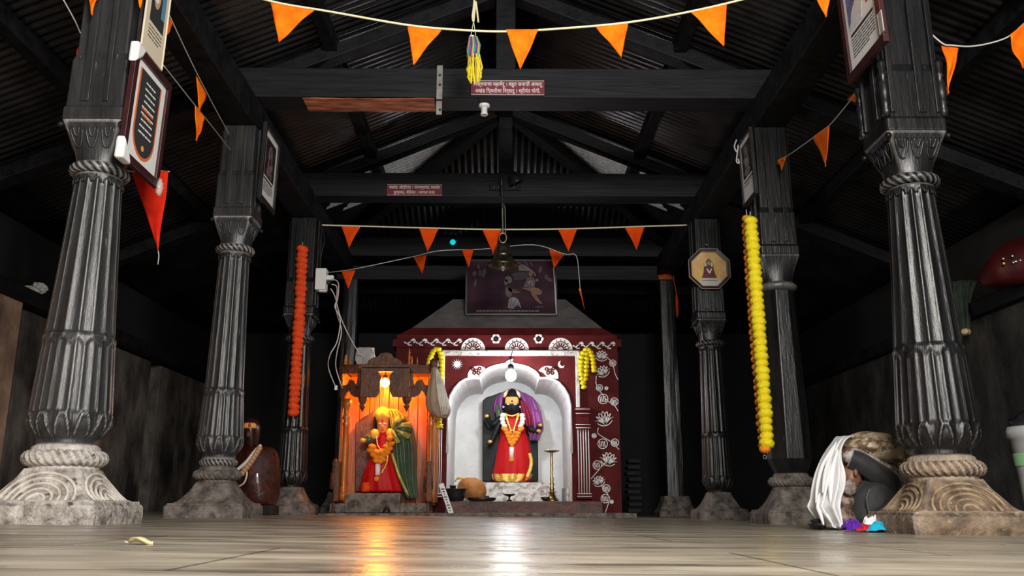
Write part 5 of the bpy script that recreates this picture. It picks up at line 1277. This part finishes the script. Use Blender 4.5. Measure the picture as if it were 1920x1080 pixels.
for px, s in ((945, 1), (975, -1)): M().tube([P(px, 745, yg - .13), P(px + 3 * s, 738, yg - .14), P(px + 7 * s, 731, yg - .12)], [.014, .022, .008], 8, flat=.5).build('crown_leaf', mat('pale gold leaf', (.75, .72, .35), rough=.5), deity, smooth=True)
M().sheet(smooth_rows([(731, 950, 970, -.05), (738, 938, 984, .0), (747, 930, 1000, .02), (760, 926, 1009, .03), (775, 927, 1014, .03)], 3), yg + .06, 40, 0.03, 5.0, 0.10).build('purple_veil', PURPLE, deity, smooth=True, solid=0.008)
M().sheet(smooth_rows([(770, 982, 1014, -.04), (790, 985, 1018, -.05), (805, 988, 1019, -.05), (815, 993, 1014, -.04), (826, 993, 1009, -.03)], 3), yg + .02, 24, 0.03, 3.4, 0.05).build('veil_fall', PURPLE, deity, smooth=True, solid=0.008)
CRIM = mat('crimson silk', (.20, .004, .03), (.36, .01, .06), rough=.5, scale=(9, 9, 4))
M().sheet(smooth_rows([(752, 973, 984, -.08), (765, 976, 992, -.09), (780, 980, 997, -.09), (792, 982, 999, -.08), (800, 986, 997, -.07)], 3), yg, 20, 0.03, 2.6, 0.03).build('red_shoulder_cloth', CRIM, deity, smooth=True, solid=0.008)
M().loft([(760, 930, 938, .06), (775, 930, 941, .07), (790, 931, 940, .06), (800, 932, 938, .04)], yg, 14).build('dark_sleeve', GREEN, deity, smooth=True)
for pts in ([(940, 782), (926, 795), (918, 792), (913, 778)], [(940, 786), (931, 806), (924, 822), (918, 830)], [(984, 790), (998, 806), (1008, 806), (1014, 794)]):
    M().tube(spline([P(x, y, yg - .03 - .03 * i) for i, (x, y) in enumerate(pts)], 5), [.045] * 6 + [.035] * 10, 12).build('arm', BLACKST, deity, smooth=True)
for px, py in ((913, 780), (919, 828), (1013, 797), (1010, 808)): M().ball(P(px, py, yg - .14), (.03, .03, .024), 12, 8).build('gold_bangle', GOLD, deity, smooth=True)
def pathp(pts, Y): return spline([P(x, y, Y) for x, y in pts], 6)
for pts in ([(947, 777), (952, 792), (960, 808), (968, 792), (973, 777)], [(949, 777), (955, 798), (961, 816), (966, 798), (971, 777)]):
    M().tube(pathp(pts, yg - .14), .011, 6).build('gold_necklace', GOLD, deity, smooth=True)
M().tube(pathp([(946, 775), (959, 780), (974, 775)], yg - .125), .014, 6).build('gold_collar', GOLD, deity, smooth=True)
dg = thing('flower_garland', 'white and orange flower garland on the goddess in the white niche', 'garland', P(960, 800, yg - .16))
ms = [blossom_mesh('tuberose', .036, MARI_W, 40 + k, .9) for k in range(2)]
blossoms(dg, [P(x, y, yg - .15) for x, y in ((943, 779), (942, 786), (943, 793), (946, 799), (979, 779), (980, 786), (979, 793), (976, 799))], ms, 'tuberose')
ms = [blossom_mesh('marigold', .034, MARI_O, 50 + k, .8) for k in range(3)]
blossoms(dg, [P(x, y, yg - .165) for x, y in ((948, 806), (951, 812), (953, 818), (955, 824), (957, 830), (975, 806), (972, 812), (970, 818), (967, 824), (963, 830), (959, 820), (963, 826), (960, 834), (955, 812), (968, 812), (962, 819), (978, 803), (945, 803))], ms)
M().tube([P(959.5, 838, yg - .16), P(959, 858, yg - .16)], .028, 12).build('white_tassel', MARI_W, dg, smooth=True)
M().ball(P(959, 862, yg - .16), (.036, .036, .034), 14, 10, lambda a, t: 1 + .1 * math.sin(8 * a)).build('tassel_flower', MARI_O, dg, smooth=True)

# ------------------------------------------------------------------ things on the sill
zs = 0.1645
def on_sill(px, Y=10.25): return Vector((P(px, 935, Y).x, Y, zs))
c = on_sill(1035); H = P(1035, 845, 10.25).z - zs
root = thing('oil_lamp_stand', 'tall brass oil lamp stand with a wide top dish before the niche', 'lamp', c)
M().lathe([(.075, 0), (.075, .01), (.05, .04), (.03, .09), (.025, .10)], 28, None, c).build('foot', BRASS, root, smooth=True)
M().lathe([(.05, .098), (.056, .103), (.05, .108)], 28, None, c).build('drip_ring', BRASS, root, smooth=True)
M().lathe([(.022, .10), (.03, .14), (.018, .16), (.027, .19), (.017, .21), (.022, .25), (.014, .28), (.018, .36), (.013, .40), (.02, .43), (.014, .45), (.016, H - .03), (.02, H - .02)], 24, None, c).build('stem', BRASS, root, smooth=True)
M().lathe([(.015, H - .025), (.05, H - .018), (.088, H - .004), (.09, H + .002), (.05, H - .006), (.0, H - .008)], 32, lambda a, z, r: r * (1 + .05 * math.cos(5 * a)), c).build('oil_dish', BRONZE, root, smooth=True)
c = on_sill(955); root = thing('lamp_dish', 'low footed black oil dish in the middle of the sill', 'lamp', c)
M().lathe([(.035, 0), (.03, .01), (.01, .02), (.01, .045), (.02, .055)], 20, None, c).build('foot', BLACKST, root, smooth=True); M().lathe([(.01, .05), (.06, .066), (.075, .078), (.06, .074), (0.002, .066)], 28, None, c).build('dish', BLACKST, root, smooth=True)
c = on_sill(1022, 10.19); root = thing('small_bowl', 'little dark bowl beside the foot of the brass lamp stand', 'bowl', c)
M().lathe([(.02, 0), (.04, .02), (.05, .042), (.045, .042), (.01, .01)], 24, None, c).build('bowl_body', IRON, root, smooth=True); M().tube([c + Vector((.05 * math.cos(TAU * k / 20), .05 * math.sin(TAU * k / 20), .042)) for k in range(20)], .004, 5, close=True).build('rim', IRON, root)
c = on_sill(903, 10.24); root = thing('tray', 'flat black tray on the sill below the goddess', 'tray', c)
M().lathe([(.13, 0), (.16, .012), (.165, .04), (.158, .04), (.15, .015)], 40, lambda a, z, r: r, c).build('tray_body', BLACK, root, smooth=True); M().box(c + Vector((.06, -.02, .045)), (.05, .04, .03)).build('matchbox', BLACKST, root)
c = on_sill(854, 10.2); root = thing('black_bowl', 'deep black tub at the sill end next to the wooden altar', 'bowl', c)
M().lathe([(.09, 0), (.105, .06), (.118, .125), (.124, .135), (.112, .13), (.095, .05)], 36, None, c).build('tub', BLACK, root, smooth=True); M().tube([c + Vector((.12 * math.cos(TAU * k / 30), .12 * math.sin(TAU * k / 30), .133)) for k in range(30)], .006, 6, close=True).build('rim', BLACK, root, smooth=True)
q = P(849, 908, 10.36); root = thing('steel_cup', 'dark steel cup standing behind the black tub', 'cup', (q.x, 10.38, zs))
M().lathe([(.035, 0), (.035, .17), (.04, .18), (.036, .18), (.03, .02)], 20, None, (q.x, 10.38, zs)).build('cup_body', IRON, root, smooth=True); M().tube([Vector((q.x + .04 * math.cos(TAU * k / 20), 10.38 + .04 * math.sin(TAU * k / 20), zs + .175)) for k in range(20)], .004, 5, close=True).build('rim', STRAP, root)
c = on_sill(884, 10.55); root = thing('brass_water_pot', 'orange brown rounded pot lying in the niche corner with a yellow band', 'pot', c)
OCH = mat('ochre fired clay', (0.34, 0.12, 0.025), (0.55, 0.22, 0.05), rough=0.6, scale=(9, 9, 9), bump=.4)
M().loft(smooth_rows([(934, 866, 908, .12), (925, 860, 911, .15), (912, 858, 910, .15), (902, 862, 903, .13), (896, 872, 893, .08)], 3), 10.62, 32, lambda a, t: .04 * math.sin(4 * a + 5 * t)).build('pot_body', OCH, root, smooth=True)
M().tube(spline([P(853, 903, 10.5), P(858, 897, 10.46), P(868, 897, 10.46), P(872, 899, 10.48)], 6), [.008] * 6 + [.016] * 8 + [.008] * 5, 8).build('yellow_band', YELLOWC, root, smooth=True)
# leaning measuring stick with marks
a, b = P(846, 963, 9.72), P(827, 907, 9.82)
root = thing('measuring_stick', 'narrow white marked strip leaning beside the wooden altar', 'strip', a)
d = (b - a); M().bar(a + Vector((0, 0, 0)), b, 0.055, 0.008, up=(0, -1, 0.3)).build('strip', WHITE, root, bev=.002)
mm = M()
for k in range(9):
    q = a + d * (.1 + .09 * k); mm.box(q + Vector((0, -.008, 0)), (.012 + .012 * (k % 3), .004, .012))
mm.build('printed_marks', INK, root)

# ------------------------------------------------------------------ dark idol beside the second column
ye = 8.75
root = thing('seated_idol', 'dark seated idol wrapped in glossy brown red cloth with bead strings', 'statue', P(480, 950, ye))
GLB = mat('glossy brown red cloth', (0.02, 0.003, 0.002), (0.075, 0.012, 0.007), rough=0.14, scale=(12, 12, 12), bump=1.0, bscale=(22, 22, 22), coat=.6)
zfl = fz(-2.4)
M().loft(smooth_rows([(950, 452, 512, .16), (935, 445, 522, .2), (905, 442, 524.5, .22), (870, 442, 524.5, .2), (850, 446, 521, .17), (840, 452, 514, .13), (835, 460, 505, .09)], 3), ye, 40, lambda a, t: .03 * math.sin(5 * a + 6 * t)).build('wrapped_body', GLB, root, smooth=True)
M().loft(smooth_rows([(842, 462, 482, .07), (832, 463, 484, .09), (815, 459, 487, .11), (800, 456, 488, .115), (788, 459, 483, .09), (783, 465, 476, .05)], 3), ye - .02, 28).build('head', mat('dark brown idol', (0.02, 0.006, 0.004), (0.045, 0.014, 0.01), rough=.3, scale=(9, 9, 9)), root, smooth=True)
M().loft([(803, 457, 480, .02), (797, 457, 481, .025), (793, 459, 478, .02)], ye - .12, 16).build('yellow_forehead', FORE, root, smooth=True)
M().ball(P(468, 797, ye - .15), (.014, .01, .02), 8, 6).build('red_mark', REDP, root); M().ball(P(466, 815, ye - .135), (.02, .03, .035), 10, 8).build('nose', VARNISHD, root, smooth=True)
for pts, r, m_, nm, n in (([(489, 835), (478, 846), (462, 866), (446, 880)], .018, PEARL, 'bead', 16), ([(488, 838), (478, 855), (468, 870), (452, 890)], .03, mat('tan seed bead', (.45, .22, .10), (.6, .34, .18), rough=.4, scale=(20, 20, 20)), 'seed_bead', 9)):
    path = spline([P(x, y, ye - .23) for x, y in pts], 6)
    me_ = M().ball((0, 0, 0), r, 10, 8); me = bpy.data.meshes.new(nm); me.from_pydata([tuple(v) for v in me_.v], [], me_.f); me.materials.append(m_); me.polygons.foreach_set('use_smooth', [True] * len(me.polygons))
    for p in along(path, n):
        o = bpy.data.objects.new(nm, me); COL.objects.link(o); o.parent = root; o.location = p - org(root)
M().tube(spline([P(462, 880, ye - .23), P(463, 890, ye - .23), P(458, 905, ye - .23), P(448, 912, ye - .2)], 6), .008, 6).build('white_cord', PEARL, root, smooth=True)
M().box((P(480, 950, ye).x, ye, (zfl + P(480, 948, ye).z) / 2), (.36, .36, P(480, 948, ye).z - zfl)).build('low_pedestal', SOOT, root, bev=.01)

# ------------------------------------------------------------------ crouching person
yk = 5.12
person = thing('person', 'person bent double on the floor under a white shawl, in black with a patterned tunic', 'person', (P(1620, 985, yk).x, yk, fz(2.0)))
def kp(zx, zy, dy=0): return P(zx / 5.143 + 1490, zy / 5.143 + 800, yk + dy)
# one continuous body: pelvis, bent spine, neck, head; two arms; two folded legs
J = {}; vs, rs, es = [], [], []
def jt(n, p, r): J[n] = len(vs); vs.append(p); rs.append(r)
jt('pelvis', kp(1040, 470, .22), .125); jt('waist', kp(900, 330, .20), .115); jt('chest', kp(720, 250, .16), .12); jt('upper', kp(590, 260, .13), .10); jt('neck', kp(530, 370, .08), .05); jt('skull', kp(530, 470, .03), .085); jt('crown', kp(525, 560, .01), .07)
for s, dy in (('a', .0), ('b', .32)):
    jt('sh' + s, kp(555, 300, dy), .065); jt('el' + s, kp(930, 560, dy - .02), .055); jt('fo' + s, kp(760, 700, dy - .03), .045); jt('wr' + s, kp(600, 830, dy - .02), .035); jt('ha' + s, kp(560, 880, dy - .02), .03)
    jt('hi' + s, kp(1000, 560, dy + .06), .10); jt('kn' + s, kp(640, 830, dy + .08), .075); jt('ca' + s, kp(800, 900, dy + .09), .06); jt('an' + s, kp(960, 930, dy + .1), .045); jt('to' + s, kp(1040, 950, dy + .1), .03)
def ed(*n):
    for a, b in zip(n, n[1:]): es.append((J[a], J[b]))
ed('pelvis', 'waist', 'chest', 'upper', 'neck', 'skull', 'crown')
for s in 'ab': ed('upper', 'sh' + s, 'el' + s, 'fo' + s, 'wr' + s, 'ha' + s); ed('pelvis', 'hi' + s, 'kn' + s, 'ca' + s, 'an' + s, 'to' + s)
me = bpy.data.meshes.new('body'); L = org(person); me.from_pydata([tuple(v - L) for v in vs], es, []); me.materials.append(SKINM)
body = bpy.data.objects.new('body', me); COL.objects.link(body); body.parent = person
md = body.modifiers.new('skin', 'SKIN'); md.use_smooth_shade = True
for v, r in zip(me.skin_vertices[0].data, rs): v.radius = (r * .92, r * .92)
me.skin_vertices[0].data[0].use_root = True
md = body.modifiers.new('sub', 'SUBSURF'); md.levels = 2; md.render_levels = 2
TUN = mat('tan patterned cloth', (0.16, 0.10, 0.05), (0.48, 0.36, 0.22), rough=.65, scale=(16, 16, 16), ramp=(.42, .52), c3=(.62, .56, .48), ramp3=(.56, .62), scale3=(24, 24, 24), bump=.6, bscale=(12, 12, 12))
TUNG = mat('silver grey patterned cloth', (0.16, 0.12, 0.10), (0.50, 0.46, 0.43), rough=.5, scale=(18, 18, 18), ramp=(.42, .55), bump=.7, bscale=(14, 14, 14))
TUNB = mat('brown patterned cloth', (0.06, 0.03, 0.022), (0.32, 0.22, 0.17), rough=.6, scale=(20, 20, 20), ramp=(.45, .62), bump=.6)
BLK = mat('black trouser cloth', (0.010, 0.010, 0.011), (0.022, 0.022, 0.023), rough=.7, scale=(10, 10, 10), bump=.3, bscale=(8, 8, 8), sheen=.2)
SHW = mat('white shawl cloth', (0.72, 0.72, 0.72), (0.80, 0.80, 0.80), rough=.8, scale=(6, 6, 6))
def ztube(pts, n=20, name='', m_=None, fold=None, sub=1, seg=6):
    """pts: (zoom x, zoom y, dy, radius in the picture plane, depth radius)"""
    P5 = [(kp(q[0], q[1], q[2]), q[3], q[4]) for q in pts]
    path = spline([p for p, _, _ in P5], seg); k = len(path); g = []
    for i, p in enumerate(path):
        t = min(len(P5) - 1.0001, i / seg); j = int(t); f = t - j
        r1 = P5[j][1] * (1 - f) + P5[j + 1][1] * f; r2 = P5[j][2] * (1 - f) + P5[j + 1][2] * f
        d = (path[min(i + 1, k - 1)] - path[max(i - 1, 0)]).normalized(); side = Vector((0, 1, 0)); side = (side - d * side.dot(d)).normalized(); up = d.cross(side)
        ring = []
        for j2 in range(n + 1):
            a = TAU * j2 / n; w = 1 + (fold(a, i / (k - 1)) if fold else 0)
            ring.append(p + up * (r1 * w * math.cos(a)) + side * (r2 * w * math.sin(a)))
        g.append(ring)
    mm = M().grid(g); c0 = sum((p for p in g[0][:-1]), Vector()) / n; c1 = sum((p for p in g[-1][:-1]), Vector()) / n
    mm.add([c0] + g[0][:-1], [(0, j + 1, (j + 1) % n + 1) for j in range(n)]); mm.add([c1] + g[-1][:-1], [(0, (j + 1) % n + 1, j + 1) for j in range(n)])
    return mm.build(name, m_, person, smooth=True)
wr = lambda a, t: .05 * math.sin(5 * a + 9 * t) + .035 * math.sin(9 * a - 14 * t)
ztube([(505, 300, .14, .05, .12), (540, 250, .15, .085, .19), (680, 225, .17, .105, .23), (820, 260, .2, .115, .24), (960, 360, .22, .12, .24), (1060, 470, .24, .10, .22), (1110, 540, .24, .04, .12)], 36, 'patterned_tunic', TUN, wr)
ztube([(480, 300, -.02, .012, .02), (560, 300, -.05, .055, .06), (760, 400, -.05, .058, .07), (930, 480, -.03, .06, .08), (1040, 520, 0, .05, .08)], 24, 'tunic_hem', TUNG, wr)
ztube([(540, 305, -.09, .052, .055), (640, 350, -.10, .058, .06), (800, 450, -.10, .060, .062), (930, 550, -.09, .058, .06), (965, 590, -.08, .03, .03)], 24, 'sleeve', BLK, lambda a, t: .03 * math.sin(4 * a + 15 * t))
def zloft(rows, nm, m_, n=32, fold=None, dy=0.0):
    return M().loft(smooth_rows([(y / 5.143 + 800, a / 5.143 + 1490, b / 5.143 + 1490, d) for y, a, b, d in rows], 4), yk + dy, n, fold).build(nm, m_, person, smooth=True)
zloft([(520, 640, 985, .05), (560, 605, 998, .085), (620, 560, 985, .10), (700, 532, 950, .11), (780, 512, 870, .11), (850, 500, 780, .10), (900, 520, 725, .09), (940, 560, 700, .05)], 'black_trousers', BLK, 36, lambda a, t: .03 * math.sin(3 * a + 8 * t) + .015 * math.sin(9 * a), -.05)
M().tube(spline([kp(725, 600, -.17), kp(695, 690, -.185), kp(705, 780, -.18), kp(715, 860, -.16)], 6), .004, 5).build('trouser_seam', mat('grey seam', (.10, .10, .10), rough=.7), person, smooth=True)
M().ball(kp(225, 940, -.06), (.05, .07, .03), 14, 10).build('dark_shoe', BLACK, person, smooth=True)
ztube([(545, 400, -.03, .03, .04), (540, 450, -.04, .055, .06), (530, 510, -.04, .06, .065), (525, 570, -.035, .045, .05), (530, 605, -.03, .02, .025)], 22, 'face_and_hair', SKINM, wr)
ztube([(470, 640, -.03, .045, .05), (480, 720, -.05, .058, .06), (470, 820, -.05, .06, .07), (475, 900, -.05, .065, .08), (490, 965, -.04, .075, .09)], 24, 'brown_scarf', TUNB, wr)
def zs_(rows, nu, wave, k, bulge, nm, m_, **kw):
    return M().sheet(smooth_rows([(y / 5.143 + 800, a / 5.143 + 1490, b / 5.143 + 1490, d) for y, a, b, d in rows], 4), yk, nu, wave, k, bulge).build(nm, m_, person, smooth=True, solid=.007, **kw)
zs_([(104, 395, 540, .12), (125, 378, 470, .07), (165, 350, 425, .04), (230, 305, 412, .01), (330, 250, 425, -.02), (450, 202, 475, -.05), (570, 174, 480, -.06), (680, 160, 440, -.06), (720, 152, 430, -.06), (770, 135, 425, -.07), (820, 165, 425, -.07), (870, 205, 422, -.075), (930, 258, 415, -.08), (960, 275, 400, -.08), (972, 330, 395, -.08)], 60, .05, 3.4, .12, 'white_shawl', SHW)
zs_([(98, 400, 720, .26), (115, 395, 800, .22), (160, 400, 930, .24), (215, 430, 1085, .28), (260, 460, 1090, .30)], 30, .012, 3, .03, 'shawl_back', SHW)
for pts, rr in (([(400, 150), (330, 330), (290, 480), (270, 640)], .012), ([(415, 220), (360, 420), (345, 600), (350, 760)], .014), ([(380, 180), (270, 370), (220, 560), (205, 740)], .011), ([(240, 640), (220, 760), (250, 850), (280, 950)], .012), ([(330, 760), (330, 860), (350, 960)], .012)):
    path = spline([kp(x, y, -.13 - .02 * i) for i, (x, y) in enumerate(pts)], 6)
    M().tube(path, [rr * (.35 + .65 * math.sin(PI * i / (len(path) - 1))) for i in range(len(path))], 10).build('shawl_fold', SHW, person, smooth=True)
q = kp(505, 480, -.12)
M().ball(q + Vector((-.02, -.01, .0)), (.02, .02, .03), 10, 8).build('nose', SKINM, person, smooth=True)
M().ball(q + Vector((.005, -.005, -.06)), (.04, .03, .045), 16, 12, lambda a, t: 1 + .1 * math.sin(9 * a + 6 * t)).build('grey_beard', mat('grizzled beard', (.10, .07, .06), (.34, .28, .25), rough=.8, scale=(60, 60, 60)), person, smooth=True)
M().ball(q + Vector((.05, .0, .02)), (.012, .012, .022), 10, 8).build('ear', SKINM, person, smooth=True)

# crumpled packet on the floor
def floor_thing(name, label, cat, px, Y, build):
    c = Vector((P(px, 985, Y).x, Y, 0)); c.z = fz(c.x); root = thing(name, label, cat, c); build(root, c); return root
def pk(root, c):
    CY = mat('cyan plastic print', (.02, .42, .62), rough=.3); VI = mat('violet plastic print', (.10, .02, .30), rough=.3)
    for x0, x1, d0, h, m_, nm, ph in ((-.13, -.03, -.01, .075, VI, 'violet_film', 1), (-.085, .0, -.03, .045, REDP, 'red_film', 2), (-.05, .13, -.045, .055, CY, 'cyan_film', 3), (-.04, .12, .02, .085, WHITE, 'white_film', 4), (.08, .165, -.01, .06, WHITE, 'white_end', 5)):
        rows = []
        for i in range(9):
            t = i / 8; r_ = []
            for j in range(15):
                u = j / 14; x = x0 + (x1 - x0) * u
                e = math.sin(PI * min(1, max(0, u * .9 + .05))) ** .6
                r_.append(c + Vector((x + .012 * noise.noise(Vector((u * 5, t * 4, ph))), d0 - .05 + .10 * t, .004 + h * e * math.sin(PI * (t * .94 + .03)) ** .7 * (0.75 + .6 * noise.noise(Vector((u * 6 + ph, t * 5, ph)))))))
            rows.append(r_)
        M().grid(rows).build(nm, m_, root, solid=.002)
floor_thing('plastic_packet', 'crumpled white and cyan plastic packet on the floor before the crouching person', 'packet', 1628, 4.62, pk)
# leaf on the floor
def lf(root, c):
    rows = []
    for i in range(9):
        t = i / 8; w = .017 * math.sin(PI * min(1, t * .9 + .05)) + .001
        rows.append([c + Vector((-.03 + .06 * t, w * (j / 4 * 2 - 1), .004 + .010 * abs(j / 4 * 2 - 1) + .006 * math.sin(5 * t))) for j in range(5)])
    M().grid(rows).build('leaf_blade', mat('dry pale leaf', (.55, .48, .22), (.70, .62, .34), rough=.6, scale=(30, 30, 30)), root, smooth=True, solid=.0015)
    M().tube([c + Vector((-.03, 0, .006)), c + Vector((-.042, .004, .008))], .0015, 5).build('stalk', CREAM, root)
floor_thing('dry_leaf', 'pale dry leaf lying alone on the stone floor', 'leaf', 267, 2.33, lf)

# ------------------------------------------------------------------ odds and ends along the walls
p = Vector((P(58, 540, 7.9).x, 7.9, 1.98)); p.x = max(p.x, -4.3)
root = thing('paper_scrap', 'crumpled pale paper lying on top of the low side wall', 'paper', p)
M().ball(p + Vector((.06, -.1, .05)), (.07, .06, .05), 14, 9, lambda a, t: 1 + .2 * math.sin(4 * a + 5 * t)).build('crumpled_end', PAPER, root); M().ball(p + Vector((-.04, -.1, .05)), (.08, .05, .022), 14, 9, lambda a, t: 1 + .15 * math.sin(3 * a + 5 * t)).build('flat_end', CREAM, root)
c = Vector((P(1943, 850, 5.25).x, 5.25, 0)); c.z = fz(c.x)
root = thing('white_bucket', 'white plastic bucket with a green label behind the massive column', 'bucket', c)
zt = P(1914, 800, 5.25).z - c.z
BUCK = mat('greyed white plastic', (.36, .37, .37), (.46, .47, .47), rough=.45, scale=(9, 9, 9))
M().lathe([(.085, 0), (.095, .1), (.125, zt * .88), (.145, zt * .9), (.145, zt * .96), (.135, zt)], 40, None, c).build('bucket_body', BUCK, root, smooth=True)
M().lathe([(.1262, zt * .74), (.1205, zt * .62)], 40, None, c, cap=False).build('green_label', mat('green label', (.25, .5, .25), rough=.5), root, smooth=True)
M().ball(c + Vector((.0, 0, zt + .03)), (.11, .11, .06), 16, 10, lambda a, t: 1 + .2 * math.sin(3 * a + 4 * t)).build('black_cloth', BLACK, root, smooth=True)
p = P(1890, 532, 6.9)
root = thing('sequin_cloth', 'dark red glittering cloth bundle on the far side wall', 'cloth', p)
RC = mat('dark red satin', (.028, .0004, .0008), (.065, .0015, .002), rough=.65, spec=.25, scale=(6, 6, 6))
M().loft(smooth_rows([(534, 1850, 1940, .15), (515, 1842, 1950, .2), (490, 1850, 1955, .2), (465, 1872, 1955, .16), (450, 1898, 1945, .08)], 3), 6.9, 32, lambda a, t: .06 * math.sin(5 * a + 5 * t)).build('bundle', RC, root, smooth=True)
for px, py, m_ in ((1881, 485, FS), (1882, 494, GOLD), (1898, 480, FS), (1905, 490, FS), (1913, 488, FS), (1900, 492, FS)): M().ball(P(px, py, 6.70), .012, 8, 6).build('sequin', m_, root)
root = thing('green_cloth', 'dark green cloth draped on the side wall behind the massive column', 'cloth', P(1800, 530, 7.85))
M().sheet(smooth_rows([(528, 1786, 1832, .0), (560, 1790, 1820, -.05), (600, 1796, 1816, -.06), (632, 1800, 1812, -.05)], 4), 7.95, 20, .04, 3, .05).build('cloth_fall', mat('dull green cloth', (.01, .022, .014), (.03, .05, .03), rough=.8, scale=(8, 8, 8)), root, smooth=True, solid=.01)
M().ball(P(1811, 622, 7.85), (.045, .04, .035), 12, 8).build('tan_tassel', TANP, root, smooth=True)
q = P(1245, 520, 11.56)
root = thing('orange_cloth', 'folded orange cloth tied on top of the rough wooden post', 'cloth', q)
M().loft([(528, 1227, 1262, .14), (522, 1226, 1264, .16), (515, 1230, 1258, .13)], 11.7, 26, lambda a, t: .1 * math.sin(5 * a + 6 * t)).build('folded_cloth', mat('dull orange cloth', (.45, .07, .01), (.6, .12, .015), rough=.7, scale=(9, 9, 9)), root)
M().tube(spline([P(1262, 520, 11.5), P(1268, 550, 11.5), P(1270, 595, 11.5)], 5), [.006] * 6 + [.02] * 4 + [.008], 6).build('hanging_end', MARI_R, root)
# dim stack between the shrine and the post
for k in range(9):
    x = P(1187, 900, 11.3).x
    o = M().box((x + .01 * ((k * 7) % 3 - 1), 11.3, .02 + .075 * (k + .5)), (.17, .30, .055)).build('floor_cushion', mat('dusty dark cushion', (.006, .006, .0065), (.016, .016, .017), rough=.8, scale=(9, 9, 9)), bev=.02)
    tag(o, f'dark flat cushion, {("bottom", "second", "third", "fourth", "fifth", "sixth", "seventh", "eighth", "top")[k]} of the dim stack beside the shrine', 'cushion', 'stacked dark cushions')
